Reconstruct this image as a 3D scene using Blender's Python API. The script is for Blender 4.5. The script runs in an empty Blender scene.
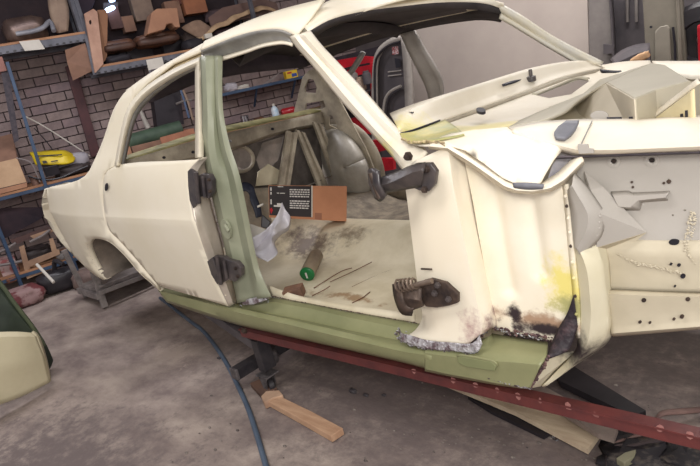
import bpy, bmesh, math, random
import numpy as np
from mathutils import Vector, Matrix, noise
from mathutils.geometry import delaunay_2d_cdt, intersect_line_plane
random.seed(7)
SC = bpy.context.scene
COL = SC.collection
# ------------------------------------------------------------------ camera
# world frame: X runs to the front of the car, Y to its far side, Z up; the workshop floor is at z = FLOOR
FLOOR = -0.22
CPOS = Vector((0.318, -2.122, 1.181)); YAW, PITCH, ROLL, FPX = -0.787, -0.279, -0.216, 568.0
_f = Vector((math.sin(YAW)*math.cos(PITCH), math.cos(YAW)*math.cos(PITCH), math.sin(PITCH)))
_r = Vector((math.cos(YAW), -math.sin(YAW), 0)); _u = _r.cross(_f)
RT = _r*math.cos(ROLL) + _u*math.sin(ROLL); UP = -_r*math.sin(ROLL) + _u*math.cos(ROLL)
cam_data = bpy.data.cameras.new('camera'); cam = bpy.data.objects.new('camera', cam_data); COL.objects.link(cam)
cam_data.sensor_width = 36.0; cam_data.lens = FPX/700*36.0; cam_data.clip_start = 0.05
cam.matrix_world = Matrix((( RT.x, UP.x, -_f.x, CPOS.x), (RT.y, UP.y, -_f.y, CPOS.y), (RT.z, UP.z, -_f.z, CPOS.z), (0, 0, 0, 1)))
SC.camera = cam
# ------------------------------------------------------------------ exposure, world, lights
SC.view_settings.view_transform = 'Standard'; SC.view_settings.look = 'None'
SC.view_settings.gamma = 1.0; SC.view_settings.use_curve_mapping = False
SC.view_settings.exposure = 0.10
world = bpy.data.worlds.new('workshop_air'); SC.world = world; world.use_nodes = True
world.node_tree.nodes['Background'].inputs[0].default_value = (0.92, 0.88, 0.90, 1)
world.node_tree.nodes['Background'].inputs[1].default_value = 0.55
def area(name, loc, target, size, power, color, size_y=None):
    d = bpy.data.lights.new(name, 'AREA'); d.energy = power; d.color = color; d.size = size
    if size_y: d.shape = 'RECTANGLE'; d.size_y = size_y
    o = bpy.data.objects.new(name, d); COL.objects.link(o); o.location = loc
    o.rotation_euler = (Vector(target)-Vector(loc)).to_track_quat('-Z', 'Y').to_euler()
    return o
area('camera_flash', (0.62, -2.45, 1.70), (-0.9, -0.4, 0.5), 0.45, 26, (1.0, 0.97, 0.92))
area('open_doorway_daylight', (2.6, -3.2, 2.3), (-0.8, 0.2, 0.4), 2.4, 85, (1.0, 0.98, 0.96))
area('added_rear_fill', (-3.9, -0.6, 2.9), (-4.2, -0.5, 0), 2.4, 58, (0.97, 0.95, 1.0), 0.5)  # added overhead fill that brightens the rear wall and floor
area('added_side_fill', (-1.0, -2.2, 2.9), (-1.4, -1.2, 0), 2.4, 38, (1.0, 0.96, 0.94), 0.5)  # unseen fill added overhead to lift the floor beside the car
area('added_far_fill', (-1.2, 2.0, 2.9), (-1.2, 2.2, 0), 2.4, 95, (1.0, 0.96, 0.94), 0.5)  # unseen fill added to brighten the sheet beyond the car
# ------------------------------------------------------------------ pixel rays onto real planes
def ray(px, py): return _f + RT*((px-350)/FPX) - UP*((py-233)/FPX)
def U(px, py, ax, v):
    d = ray(px, py); i = 'xyz'.index(ax); return CPOS + d*((v-CPOS[i])/d[i])
WA = Vector((0.305, 0.952, 0)).normalized(); WN = Vector((0.952, -0.305, 0)).normalized(); W0 = Vector((-6.25, 0.22, 0))
def W(px, py, d=0.0):                      # onto a plane d metres in front of the brick wall
    r = ray(px, py); p = W0 + WN*d; return CPOS + r*(((p-CPOS).dot(WN))/r.dot(WN))
def wp(s, d, z): return W0 + WA*s + WN*d + Vector((0, 0, z))
def pt(p):
    if isinstance(p, Vector): return p.copy()
    if len(p) == 4: return U(*p)
    return U(p[0], p[1], 'y', p[2])
# ------------------------------------------------------------------ materials
MATS = {}
def srgb(c):
    return tuple(((v/255)/12.92 if v/255 <= 0.04045 else ((v/255+0.055)/1.055)**2.4) for v in c) + (1,)
def mat(name, c1, c2=None, rough=0.6, metal=0.0, scale=6.0, bump=0.0, bscale=60.0, patches=(), stretch=(1, 1, 1), emit=None, spec=0.4, contrast=(0.35, 0.65)):
    """c1/c2 mixed by noise; patches = (centre, radius, colour, ragged) spots of paint, rust or scorch that belong to the metal, or patches of tone on the floor"""
    if name in MATS: return MATS[name]
    m = bpy.data.materials.new(name); m.use_nodes = True; nt = m.node_tree; N = nt.nodes; L = nt.links
    b = N['Principled BSDF']; tc = N.new('ShaderNodeTexCoord')
    mp = N.new('ShaderNodeMapping'); mp.inputs['Scale'].default_value = stretch; L.new(tc.outputs['Object'], mp.inputs[0])
    nz = N.new('ShaderNodeTexNoise'); nz.inputs['Scale'].default_value = scale; nz.inputs['Detail'].default_value = 6; nz.inputs['Roughness'].default_value = 0.62
    L.new(mp.outputs[0], nz.inputs['Vector'])
    cr = N.new('ShaderNodeMapRange'); cr.inputs[1].default_value = contrast[0]; cr.inputs[2].default_value = contrast[1]
    L.new(nz.outputs[0], cr.inputs[0])
    mx = N.new('ShaderNodeMix'); mx.data_type = 'RGBA'; L.new(cr.outputs[0], mx.inputs[0])
    mx.inputs[6].default_value = srgb(c1); mx.inputs[7].default_value = srgb(c2 or c1)
    col = mx.outputs[2]
    for (cen, rad, pc, rag) in patches:
        vs = N.new('ShaderNodeVectorMath'); vs.operation = 'SUBTRACT'; L.new(tc.outputs['Object'], vs.inputs[0]); vs.inputs[1].default_value = cen
        vd = N.new('ShaderNodeVectorMath'); vd.operation = 'DIVIDE'; L.new(vs.outputs[0], vd.inputs[0]); vd.inputs[1].default_value = rad
        vl = N.new('ShaderNodeVectorMath'); vl.operation = 'LENGTH'; L.new(vd.outputs[0], vl.inputs[0])
        n2 = N.new('ShaderNodeTexNoise'); n2.inputs['Scale'].default_value = 16; n2.inputs['Detail'].default_value = 8; n2.inputs['Roughness'].default_value = 0.7; L.new(tc.outputs['Object'], n2.inputs['Vector'])
        ns = N.new('ShaderNodeMath'); ns.operation = 'MULTIPLY_ADD'; L.new(n2.outputs[0], ns.inputs[0]); ns.inputs[1].default_value = 2.2*rag; ns.inputs[2].default_value = -1.1*rag
        ma = N.new('ShaderNodeMath'); ma.operation = 'ADD'; L.new(ns.outputs[0], ma.inputs[0]); L.new(vl.outputs['Value'], ma.inputs[1])
        mr = N.new('ShaderNodeMapRange'); mr.interpolation_type = 'SMOOTHSTEP'; mr.inputs[1].default_value = 1.15; mr.inputs[2].default_value = 0.25
        L.new(ma.outputs[0], mr.inputs[0])
        m2 = N.new('ShaderNodeMix'); m2.data_type = 'RGBA'; L.new(mr.outputs[0], m2.inputs[0]); L.new(col, m2.inputs[6]); m2.inputs[7].default_value = srgb(pc)
        col = m2.outputs[2]
    L.new(col, b.inputs['Base Color'])
    b.inputs['Roughness'].default_value = rough; b.inputs['Metallic'].default_value = metal; b.inputs['Specular IOR Level'].default_value = spec
    if bump:
        bn = N.new('ShaderNodeTexNoise'); bn.inputs['Scale'].default_value = bscale; bn.inputs['Detail'].default_value = 4; L.new(mp.outputs[0], bn.inputs['Vector'])
        bp = N.new('ShaderNodeBump'); bp.inputs['Strength'].default_value = bump; bp.inputs['Distance'].default_value = 0.01
        L.new(bn.outputs[0], bp.inputs['Height']); L.new(bp.outputs[0], b.inputs['Normal'])
    if emit:
        b.inputs['Emission Color'].default_value = srgb(emit[0]); b.inputs['Emission Strength'].default_value = emit[1]
    MATS[name] = m; return m
# ------------------------------------------------------------------ object helpers
def empty(name, loc=(0, 0, 0), rz=0.0, label=None, cat=None, group=None):
    o = bpy.data.objects.new(name, None); COL.objects.link(o); o.location = loc; o.rotation_euler = (0, 0, rz)
    o.empty_display_size = 0.1; tag(o, label, cat, group); return o
def tag(o, label=None, cat=None, group=None, kind=None):
    if label: o['label'] = label
    if cat: o['category'] = cat
    if group: o['group'] = group
    if kind: o['kind'] = kind
    return o
def finish(name, me, material, parent=None, smooth=False, label=None, local=False):
    """vertices are given in world space; when the parent is an empty they are moved into its space"""
    o = bpy.data.objects.new(name, me); COL.objects.link(o)
    if material: me.materials.append(material)
    if smooth:
        me.shade_smooth()
        try: me.set_sharp_from_angle(angle=math.radians(38))
        except Exception: pass
    if parent:
        o.parent = parent
        if not local:
            M = wm(parent)
            if M != Matrix.Identity(4): me.transform(M.inverted())
    if label: o['label'] = label
    return o
def wm(o):
    M = Matrix.Translation(o.location) @ o.rotation_euler.to_matrix().to_4x4()
    return wm(o.parent) @ M if o.parent else M
def rebase(o):
    """put the origin of a single-mesh thing at its base"""
    vs = [v.co for v in o.data.vertices]
    c = Vector((sum(v.x for v in vs)/len(vs), sum(v.y for v in vs)/len(vs), min(v.z for v in vs)))
    o.data.transform(Matrix.Translation(-c)); o.location = c; return o
def from_bm(name, bm, material, parent=None, smooth=False, label=None, local=False):
    me = bpy.data.meshes.new(name); bm.normal_update(); bm.to_mesh(me); bm.free()
    return finish(name, me, material, parent, smooth, label, local)
def solid(o, t, off=0.0, bevel=0.0):
    m = o.modifiers.new('thickness', 'SOLIDIFY'); m.thickness = t; m.offset = off; m.use_even_offset = False
    if bevel:
        b = o.modifiers.new('bevel', 'BEVEL'); b.width = bevel; b.segments = 2; b.limit_method = 'ANGLE'
    return o
def resample(row, n, sm=True):
    P = [pt(p) for p in row]
    if len(P) == 1: return [P[0]]*n
    if sm and len(P) > 2:
        Q = []
        for i in range(len(P)-1):
            p0 = P[max(i-1, 0)]; p1 = P[i]; p2 = P[i+1]; p3 = P[min(i+2, len(P)-1)]
            for k in range(8):
                t = k/8
                Q.append(0.5*((2*p1)+(-p0+p2)*t+(2*p0-5*p1+4*p2-p3)*t*t+(-p0+3*p1-3*p2+p3)*t**3))
        Q.append(P[-1]); P = Q
    L = [0]
    for a, b in zip(P, P[1:]): L.append(L[-1]+(b-a).length)
    out = []; j = 0
    for i in range(n):
        s = L[-1]*i/(n-1)
        while j < len(P)-2 and L[j+1] < s: j += 1
        d = L[j+1]-L[j]; out.append(P[j].lerp(P[j+1], 0 if d < 1e-9 else (s-L[j])/d))
    return out
def strip(name, rows, material, parent=None, n=24, t=0.006, smooth=True, sub=1, off=0.0, sm=True, label=None, jit=0.0):
    R = [resample(r, n, sm) for r in rows]
    if sub > 1:
        S = []
        for a, b in zip(R, R[1:]):
            for k in range(sub): S.append([p.lerp(q, k/sub) for p, q in zip(a, b)])
        S.append(R[-1]); R = S
    bm = bmesh.new(); V = [[bm.verts.new(p + (Vector((0, 0, 0)) if not jit else noise.noise_vector(p*9)*jit)) for p in r] for r in R]
    for i in range(len(V)-1):
        for j in range(n-1): bm.faces.new((V[i][j], V[i][j+1], V[i+1][j+1], V[i+1][j]))
    o = from_bm(name, bm, material, parent, smooth, label)
    if t: solid(o, t, off)
    return o
def plate(name, pts, material, parent=None, t=0.006, holes=(), step=None, fn=None, smooth=False, label=None, bevel=0.0, off=0.0, plane=None):
    """flat (or fn-shaped) plate through the points; holes are cut; plane = (axis, value) for all pixel points"""
    def cv(p): return p.copy() if isinstance(p, Vector) else (U(p[0], p[1], plane[0], plane[1]) if plane and len(p) == 2 else pt(p))
    P = [cv(p) for p in pts]; H = [[cv(p) for p in h] for h in holes]
    nrm = Vector((0, 0, 0))
    for i in range(len(P)):
        a = P[i]; b = P[(i+1) % len(P)]; nrm += a.cross(b)
    nrm.normalize(); e1 = (P[1]-P[0]).normalized(); e1 = (e1-nrm*e1.dot(nrm)).normalized(); e2 = nrm.cross(e1); o0 = P[0]
    to2 = lambda p: Vector(((p-o0).dot(e1), (p-o0).dot(e2)))
    hh = [(p-o0).dot(nrm) for p in P]
    vs = [to2(p) for p in P]; z = list(hh); edges = [(i, (i+1) % len(P)) for i in range(len(P))]
    hp = []
    for h in H:
        b0 = len(vs); hp.append([to2(p) for p in h])
        for p in h: vs.append(to2(p)); z.append(0.0)
        edges += [(b0+i, b0+(i+1) % len(h)) for i in range(len(h))]
    o2 = [to2(p) for p in P]
    if step:
        x0 = min(v.x for v in o2); x1 = max(v.x for v in o2); y0 = min(v.y for v in o2); y1 = max(v.y for v in o2)
        yy = y0+step/2; 
        while yy < y1:
            xx = x0+step/2
            while xx < x1:
                q = Vector((xx, yy))
                if inside(q, o2) and not any(inside(q, h) for h in hp): vs.append(q)
                xx += step
            yy += step
    V, E, F, *_ = delaunay_2d_cdt(vs, edges, [], 1 if not H else 0, 1e-6)
    bm = bmesh.new(); nb = len(P)
    K = len(o2); G = np.zeros((K+3, K+3)); rhs = np.zeros(K+3)
    for i in range(K):
        for j in range(K): G[i, j] = (o2[i]-o2[j]).length
        G[i, i] -= 1e-4; G[i, K] = G[K, i] = 1; G[i, K+1] = G[K+1, i] = o2[i].x; G[i, K+2] = G[K+2, i] = o2[i].y; rhs[i] = hh[i]
    cw = np.linalg.lstsq(G, rhs, rcond=None)[0] if max(abs(k) for k in hh) > 1e-5 else np.zeros(K+3)
    o2a = np.array([(p.x, p.y) for p in o2])
    def h3(q):
        return float(np.hypot(o2a[:, 0]-q.x, o2a[:, 1]-q.y) @ cw[:K] + cw[K]+cw[K+1]*q.x+cw[K+2]*q.y)
    B = []
    for q in V:
        p = o0+e1*q.x+e2*q.y+nrm*h3(q)
        if fn: p = fn(p)
        B.append(bm.verts.new(p))
    for f in F:
        c = sum((V[i] for i in f), Vector((0, 0)))/len(f)
        if not inside(c, o2) or any(inside(c, h) for h in hp): continue
        try: bm.faces.new([B[i] for i in f])
        except ValueError: pass
    bmesh.ops.delete(bm, geom=[v for v in bm.verts if not v.link_faces], context='VERTS')
    o = from_bm(name, bm, material, parent, smooth, label)
    if t: solid(o, t, off, bevel)
    return o
def inside(q, poly):
    c = False; n = len(poly)
    for i in range(n):
        a = poly[i]; b = poly[i-1]
        if (a.y > q.y) != (b.y > q.y) and q.x < (b.x-a.x)*(q.y-a.y)/(b.y-a.y)+a.x: c = not c
    return c
def add_box(bm, c, s, R=None, bev=0.0, taper=1.0):
    c = Vector(c); R = R or Matrix.Identity(3)
    vs = []
    for z in (-1, 1):
        k = taper if z > 0 else 1
        for x, y in ((-1, -1), (1, -1), (1, 1), (-1, 1)): vs.append(bm.verts.new(c+R@Vector((x*s[0]/2*k, y*s[1]/2*k, z*s[2]/2))))
    fs = [bm.faces.new([vs[i] for i in q]) for q in ((3, 2, 1, 0), (4, 5, 6, 7), (0, 1, 5, 4), (1, 2, 6, 5), (2, 3, 7, 6), (3, 0, 4, 7))]
    if bev:
        es = list({e for f in fs for e in f.edges}); bmesh.ops.bevel(bm, geom=es, offset=bev, segments=2, affect='EDGES', profile=0.6)
def rotz(a): return Matrix.Rotation(a, 3, 'Z')
def basis(d, upv=Vector((0, 0, 1))):
    d = d.normalized(); s = upv.cross(d)
    if s.length < 1e-4: s = Vector((1, 0, 0))
    s.normalize(); u = d.cross(s); return Matrix((d, s, u)).transposed()
def box(name, c, s, material, parent=None, R=None, bev=0.004, taper=1.0, label=None):
    bm = bmesh.new(); add_box(bm, c, s, R, bev, taper); return from_bm(name, bm, material, parent, False, label)
def add_beam(bm, a, b, w, h, bev=0.0, upv=Vector((0, 0, 1))):
    a = Vector(a); b = Vector(b); add_box(bm, (a+b)/2, ((b-a).length, w, h), basis(b-a, upv), bev)
def beam(name, a, b, w, h, material, parent=None, bev=0.003, upv=Vector((0, 0, 1)), label=None):
    bm = bmesh.new(); add_beam(bm, a, b, w, h, bev, upv); return from_bm(name, bm, material, parent, False, label)
def add_tube(bm, path, r, seg=10, cap=True):
    P = [Vector(p) for p in path]; rings = []
    r = r if isinstance(r, (list, tuple)) else [r]*len(P)
    prev = None
    for i, p in enumerate(P):
        d = (P[min(i+1, len(P)-1)]-P[max(i-1, 0)]).normalized()
        if prev is None: s = Vector((0, 0, 1)).cross(d); s = s if s.length > 1e-3 else Vector((1, 0, 0))
        else: s = prev-d*prev.dot(d)
        s.normalize(); prev = s; u = d.cross(s)
        rings.append([bm.verts.new(p+(s*math.cos(2*math.pi*k/seg)+u*math.sin(2*math.pi*k/seg))*r[i]) for k in range(seg)])
    for a, b in zip(rings, rings[1:]):
        for k in range(seg): bm.faces.new((a[k], a[(k+1) % seg], b[(k+1) % seg], b[k]))
    if cap: bm.faces.new(rings[0][::-1]); bm.faces.new(rings[-1])
def tube(name, path, r, material, parent=None, seg=10, smooth=True, n=None, label=None):
    P = resample(path, n) if n else [pt(p) for p in path]
    bm = bmesh.new(); add_tube(bm, P, r, seg); return from_bm(name, bm, material, parent, smooth, label)
def lathe(name, base, axis, prof, material, parent=None, seg=20, label=None, smooth=True):
    """prof = [(distance along axis, radius)]"""
    ax = Vector(axis).normalized(); B = basis(ax); bm = bmesh.new(); rings = []
    for h, r in prof: rings.append([bm.verts.new(Vector(base)+ax*h+(B.col[1]*math.cos(2*math.pi*k/seg)+B.col[2]*math.sin(2*math.pi*k/seg))*max(r, 1e-4)) for k in range(seg)])
    for a, b in zip(rings, rings[1:]):
        for k in range(seg): bm.faces.new((a[k], a[(k+1) % seg], b[(k+1) % seg], b[k]))
    bm.faces.new(rings[0][::-1]); bm.faces.new(rings[-1])
    bmesh.ops.recalc_face_normals(bm, faces=bm.faces)
    return from_bm(name, bm, material, parent, smooth, label)
def disc(c, r, nrm_axis, k=12, ry=None, rot=0.0, a=None, b=None):
    """loop of 3D points around c in the plane spanned by a and b"""
    return [Vector(c)+a*(r*math.cos(2*math.pi*i/k+rot))+b*((ry or r)*math.sin(2*math.pi*i/k+rot)) for i in range(k)]
def pxell(cx, cy, rx, ry, k=12, rot=0.0):
    out = []
    for i in range(k):
        t = 2*math.pi*i/k; x = rx*math.cos(t); y = ry*math.sin(t); out.append((cx+x*math.cos(rot)-y*math.sin(rot), cy+x*math.sin(rot)+y*math.cos(rot)))
    return out

def poly(name, pts, faces, material, parent=None, t=0.005, smooth=False, bevel=0.0):
    bm = bmesh.new(); V = [bm.verts.new(pt(p)) for p in pts]
    for f in faces: bm.faces.new([V[i] for i in f])
    bmesh.ops.recalc_face_normals(bm, faces=bm.faces)
    o = from_bm(name, bm, material, parent, smooth)
    if t: solid(o, t, 0, bevel)
    return o
# ================================================================== THE CAR SHELL
CARO = Vector((-1.8, 0.0, FLOOR))
def PT(x, y, z, rx, ry, rz, col, rag=0.6): return ((x-CARO.x, y-CARO.y, z-CARO.z), (rx, ry, rz), col, rag)
YEL = (228, 214, 128); SOOT = (52, 42, 46); SAGE = (150, 152, 112); RUST = (120, 74, 52)
M_cream = mat('cream_paint', (240, 231, 211), (234, 224, 200), 0.55, scale=2.5, bump=0.02, bscale=25)
M_post = mat('cream_paint_hinge_pillar', (241, 233, 216), (235, 224, 202), 0.5, scale=3, patches=[
    PT(-0.80, -0.78, 0.92, .07, .12, .05, (236, 224, 150), .9), PT(-0.52, -0.84, 0.38, .05, .08, .09, (178, 146, 140), 1.2), PT(-0.44, -0.82, 0.37, .05, .08, .09, SOOT, 1.3)])
M_side = mat('cream_paint_scorched_panel', (240, 232, 214), (233, 222, 198), 0.5, scale=3, patches=[
    PT(-0.265, -0.80, 0.53, .075, .1, .09, YEL, 1.3), PT(-0.25, -0.80, 0.465, .07, .1, .05, (170, 166, 112), 1.3), PT(-0.34, -0.8, 0.41, .15, .1, .035, (170, 140, 116), 1.4), PT(-0.34, -0.8, 0.39, .16, .1, .022, SOOT, 1.3),
    PT(-0.20, -0.80, 0.44, .035, .1, .12, SOOT, 1.2), PT(-0.43, -0.8, 0.42, .03, .1, .05, SOOT, 1.5)])
M_green = mat('sage_green_primer', (146, 146, 108), (128, 130, 94), 0.4, scale=5, spec=0.5, bump=0.02)
M_greenp = mat('sage_green_center_pillar', (132, 136, 114), (148, 150, 128), 0.42, scale=4, spec=0.5)
M_cowl = mat('cowl_paint', (234, 226, 210), (224, 214, 194), 0.5, scale=3, patches=[
    PT(-0.72, -0.68, 0.93, .16, .16, .1, YEL, .7), PT(-0.62, -0.70, 0.93, .14, .09, .1, (156, 158, 118), .8), PT(-0.50, -0.66, 0.93, .16, .18, .12, (228, 214, 150), .8)])
M_bay = mat('grey_cream_engine_bay_paint', (192, 184, 164), (180, 172, 152), 0.55, scale=3)
M_apron = mat('apron_paint_with_shade', (182, 177, 170), (170, 164, 156), 0.5, scale=3)  # grey tone takes in the shade under the ledge
M_apronl = mat('cream_lower_apron_paint', (200, 190, 168), (186, 176, 154), 0.55, scale=5)
M_flare = mat('yellowed_cream_paint', (218, 211, 188), (206, 197, 166), 0.5, scale=3, patches=[PT(-0.25, -0.78, 0.35, .07, .1, .08, SOOT, .9)])
M_jamb = mat('silvery_door_jamb', (206, 196, 182), (180, 168, 154), 0.35, scale=4, metal=0.3)
M_rail = mat('bare_grey_inner_rail', (172, 170, 166), (146, 144, 140), 0.45, scale=10, metal=0.3)
M_dark = mat('roof_metal_painted_shade', (70, 64, 66), (52, 48, 50), 0.6, scale=8)  # bare roof metal darkened; the shadow inside is put into this colour
M_inner = mat('dusty_beige_inner_metal', (176, 165, 146), (134, 124, 110), 0.55, scale=9)
M_dome = mat('dusty_grey_wheelhouse', (180, 174, 164), (150, 144, 134), 0.4, scale=6)
M_floorp = mat('dirty_cream_floor_pan', (226, 216, 192), (202, 190, 162), 0.5, scale=5, bump=0.12, bscale=22, patches=[
    PT(-1.95, -0.20, 0.36, .22, .12, .2, (120, 106, 94), 1.2), PT(-1.70, -0.12, 0.40, .14, .08, .10, (136, 124, 106), 1.1), PT(-1.30, -0.60, 0.3, .22, .03, .1, (160, 134, 104), 1.9)])
M_arch = mat('wheelhouse_undercoat_and_trunk_shade', (132, 120, 108), (98, 90, 82), 0.7, scale=8, bump=0.2)
M_black = mat('black_hinge_paint', (48, 45, 49), (84, 76, 74), 0.35, scale=14, spec=0.6, bump=0.1)
M_rusty = mat('rusty_brown_hinge_steel', (92, 76, 66), (54, 46, 44), 0.5, scale=20, metal=0.3, bump=0.3)
M_hole = mat('dark_opening', (28, 26, 34), (40, 38, 48), 0.6)
M_blue = mat('blue_grey_painted_shade', (128, 128, 134), (92, 92, 102), 0.5)  # blue-grey tone stands in for shade inside openings
M_weld = mat('bright_ragged_weld', (196, 196, 200), (96, 84, 84), 0.35, metal=0.6, scale=60, bump=0.8, bscale=120, contrast=(.45, .55))
M_burn = mat('scorched_weld_metal', (58, 46, 54), (120, 92, 88), 0.5, metal=0.3, scale=30, bump=0.6, bscale=90)
car = empty('car_shell', CARO, 0, 'cream bare car body shell with sage green sill in the middle of the workshop', 'car')

def lerp_tab(T, v):
    if v <= T[0][0]: return T[0][1]
    for (a, b), (c, d) in zip(T, T[1:]):
        if v <= c: return b+(d-b)*(v-a)/(c-a)
    return T[-1][1]
BODY0 = [(.15, -.80), (.25, -.862), (.35, -.885), (.5, -.908), (.62, -.925), (.715, -.935), (.725, -.930), (.80, -.922), (.9, -.905), (.96, -.885), (1.0, -.855), (1.03, -.825), (1.12, -.785), (1.25, -.722), (1.33, -.682), (1.38, -.63), (1.42, -.55)]
BODY = [(k/100, sum(lerp_tab(BODY0, k/100+e/100) for e in range(-4, 5))/9 - (.004 if 70 <= k <= 72 else 0)) for k in range(10, 150)]
def YS(x, z):
    y = lerp_tab(BODY, z)
    if x < -2.9: y += 0.16*min((-2.9-x), 1.2)**2
    if x < -3.45: y += 0.6*(-3.45-x)**2
    if z < .80:
        q = math.hypot((x+2.80)/.33, (z-.31)/.31); y -= .018*math.exp(-((q-1.0)/.12)**2)
    return y
def S(px, py, dy=0.0):
    """first meeting point of the pixel's ray with the body side surface (else the closest approach)"""
    r = ray(px, py); best = None; pg = None; pp = None
    for k in range(260):
        y = -1.02+k*.0028; p = CPOS+r*((y-CPOS.y)/r.y); p = Vector((max(p.x, -3.86), p.y, p.z)) if False else p
        g = p.y-YS(max(p.x, -3.95), p.z)-dy
        if pg is not None and pg < 0 <= g: return pp.lerp(p, -pg/(g-pg))
        if best is None or abs(g) < best[0]: best = (abs(g), p)
        pg = g; pp = p
    return best[1]
def skin(name, outline, material, parent, holes=(), step=0.045, t=0.012, dy=0.0, smooth=True, flare=None):
    """outer body panel: outline in pixels met with the body side, filled by a fine curved grid"""
    O = [S(*p, dy) for p in outline]; H = [[S(*p, dy) for p in h] for h in holes]
    o2 = [Vector((p.x, p.z)) for p in O]; vs = list(o2); edges = [(i, (i+1) % len(O)) for i in range(len(O))]; hp = []
    for h in H:
        b0 = len(vs); q = [Vector((p.x, p.z)) for p in h]; hp.append(q); vs += q; edges += [(b0+i, b0+(i+1) % len(q)) for i in range(len(q))]
    x0, x1 = min(v.x for v in o2), max(v.x for v in o2); z0, z1 = min(v.y for v in o2), max(v.y for v in o2)
    zz = [z0+step*(i+.5) for i in range(int((z1-z0)/step)+1)]
    zz += [.715, .725] if step < .1 else []
    for z in zz:
        for i in range(int((x1-x0)/step)+1):
            q = Vector((x0+step*(i+.5), z))
            if inside(q, o2) and not any(inside(q, h) for h in hp): vs.append(q)
    V, E, F, *_ = delaunay_2d_cdt(vs, edges, [], 1 if not H else 0, 1e-6)
    bm = bmesh.new(); B = []
    bx = np.array([(p.x, p.z) for p in O]+[(p.x, p.z) for h in H for p in h]); bd = np.array([p.y-YS(p.x, p.z)-dy for p in O]+[p.y-YS(p.x, p.z)-dy for h in H for p in h])
    for q in V:
        dd = np.maximum(np.hypot(bx[:, 0]-q.x, bx[:, 1]-q.y), 1e-5); w = 1/dd**4
        y = YS(q.x, q.y)+dy+float((w*bd).sum()/(w.sum()+1/.05**4))
        B.append(bm.verts.new((q.x, y, q.y)))
    for f in F:
        c = sum((V[i] for i in f), Vector((0, 0)))/len(f)
        if not inside(c, o2) or any(inside(c, h) for h in hp): continue
        try: bm.faces.new([B[i] for i in f])
        except ValueError: pass
    bmesh.ops.delete(bm, geom=[v for v in bm.verts if not v.link_faces], context='VERTS')
    bmesh.ops.recalc_face_normals(bm, faces=bm.faces)
    if sum(f.normal.y*f.calc_area() for f in bm.faces) > 0: bmesh.ops.reverse_faces(bm, faces=bm.faces)
    o = from_bm(name, bm, material, parent, smooth); solid(o, t, -1.0); return o
def spl(pts, n):
    """smooth pixel polyline"""
    Q = resample([Vector((p[0], p[1], 0)) for p in pts], n); return [(q.x, q.y) for q in Q]
# --- rear quarter with C pillar and roof side, one pressing
arch = spl([(107, 279), (98, 270), (91, 257), (87.5, 246), (91, 239.5), (99, 238.5), (111, 243), (125, 256), (139, 272.5), (152, 284), (160, 291)], 34)
top = spl([(41.5, 204), (43, 194), (47, 188), (58, 185.5), (76, 181), (86, 175), (92, 165), (103, 140), (112, 113), (121, 97), (133, 85), (160, 67), (205, 42), (235, 28)], 40)
door_cut = spl([(116, 164.5), (107, 170), (103, 176), (102.2, 190), (102.8, 205), (105, 220), (109, 231), (119, 240), (137, 261), (154, 281.5)], 20)
quarter = top + [(240, 34.5), (201, 50.5), (173, 62.5), (148, 82), (134, 96), (126, 112)] + door_cut[0:] + arch[::-1] + spl([(103, 280), (92, 273), (76, 258), (60, 241), (49, 224), (43, 211)], 14)
skin('quarter_panel', quarter, M_cream, car, step=0.05, flare=[(-2.80, .31, .33, .31, .018)])
# --- rear door: skin with window frame
door_o = spl([(116.5, 165.5), (108, 170.5), (104, 177), (103.2, 190), (103.8, 205), (106, 220), (110, 231), (119, 240), (136, 259), (153, 279), (160, 286), (190, 295), (229, 306.5)], 40) \
    + spl([(229, 306.5), (217, 281.6), (206.5, 256), (197.5, 229), (191.5, 208), (188.3, 184), (190, 169), (201, 158.5)], 24) + [(203, 157)]
door = empty('rear_door', (0, 0, 0)); door.parent = car
skin('door_skin', door_o + spl([(196, 159.5), (170, 161), (140, 162), (117, 165)], 8), M_cream, door, step=0.045, dy=-0.004)
fr_out = [(203, 157), (203, 120), (201.5, 58)] + spl([(201, 58), (173, 70.5), (149, 85.5), (134, 100), (125, 118), (115.5, 166)], 16)[0:]
fr_in = [(196.5, 158), (196.5, 120), (196.3, 66)] + spl([(196, 66), (176, 75.5), (154, 90), (139, 104), (130, 121), (120, 165)], 16)[0:]
strip('window_frame', [[S(*p, -.004) for p in fr_out], [S(*p, -.02) for p in [((a[0]+b[0])/2, (a[1]+b[1])/2) for a, b in zip(fr_out, fr_in)]], [S(*p, -.004) for p in fr_in]], M_cream, door, n=70, t=0.012, sm=False)
ch_in = [(196.5, 158), (196.5, 120), (196.3, 68)] + spl([(196, 69), (178, 78), (157, 93), (143, 107), (134, 124), (124.5, 164)], 16)
strip('window_channel', [[S(*p, -.002) for p in fr_in], [S(*p, .03) for p in ch_in]], M_rail, door, n=70, t=0.006, sm=False)
# inner window channel of the opening (grey band inside the frame)
rg_a = spl([(201, 50.5), (173, 62.5), (148, 82), (134, 96), (124, 116), (113.5, 165)], 30)
rg_b = spl([(201, 59), (173, 71.5), (149, 86.5), (134.5, 101), (126, 118), (117, 166)], 30)
strip('drip_channel', [[S(*p, .004) for p in rg_a], [S(*p, .035) for p in spl([(201, 54.5), (173, 67), (148.5, 84.5), (134, 98.5), (125, 117), (115, 165)], 30)], [S(*p, .012) for p in rg_b]], mat('tan_channel_painted_shade', (176, 158, 122), (150, 134, 104), .6), car, n=40, t=0.004)  # tan tone includes the shade of the recessed gap
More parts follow.
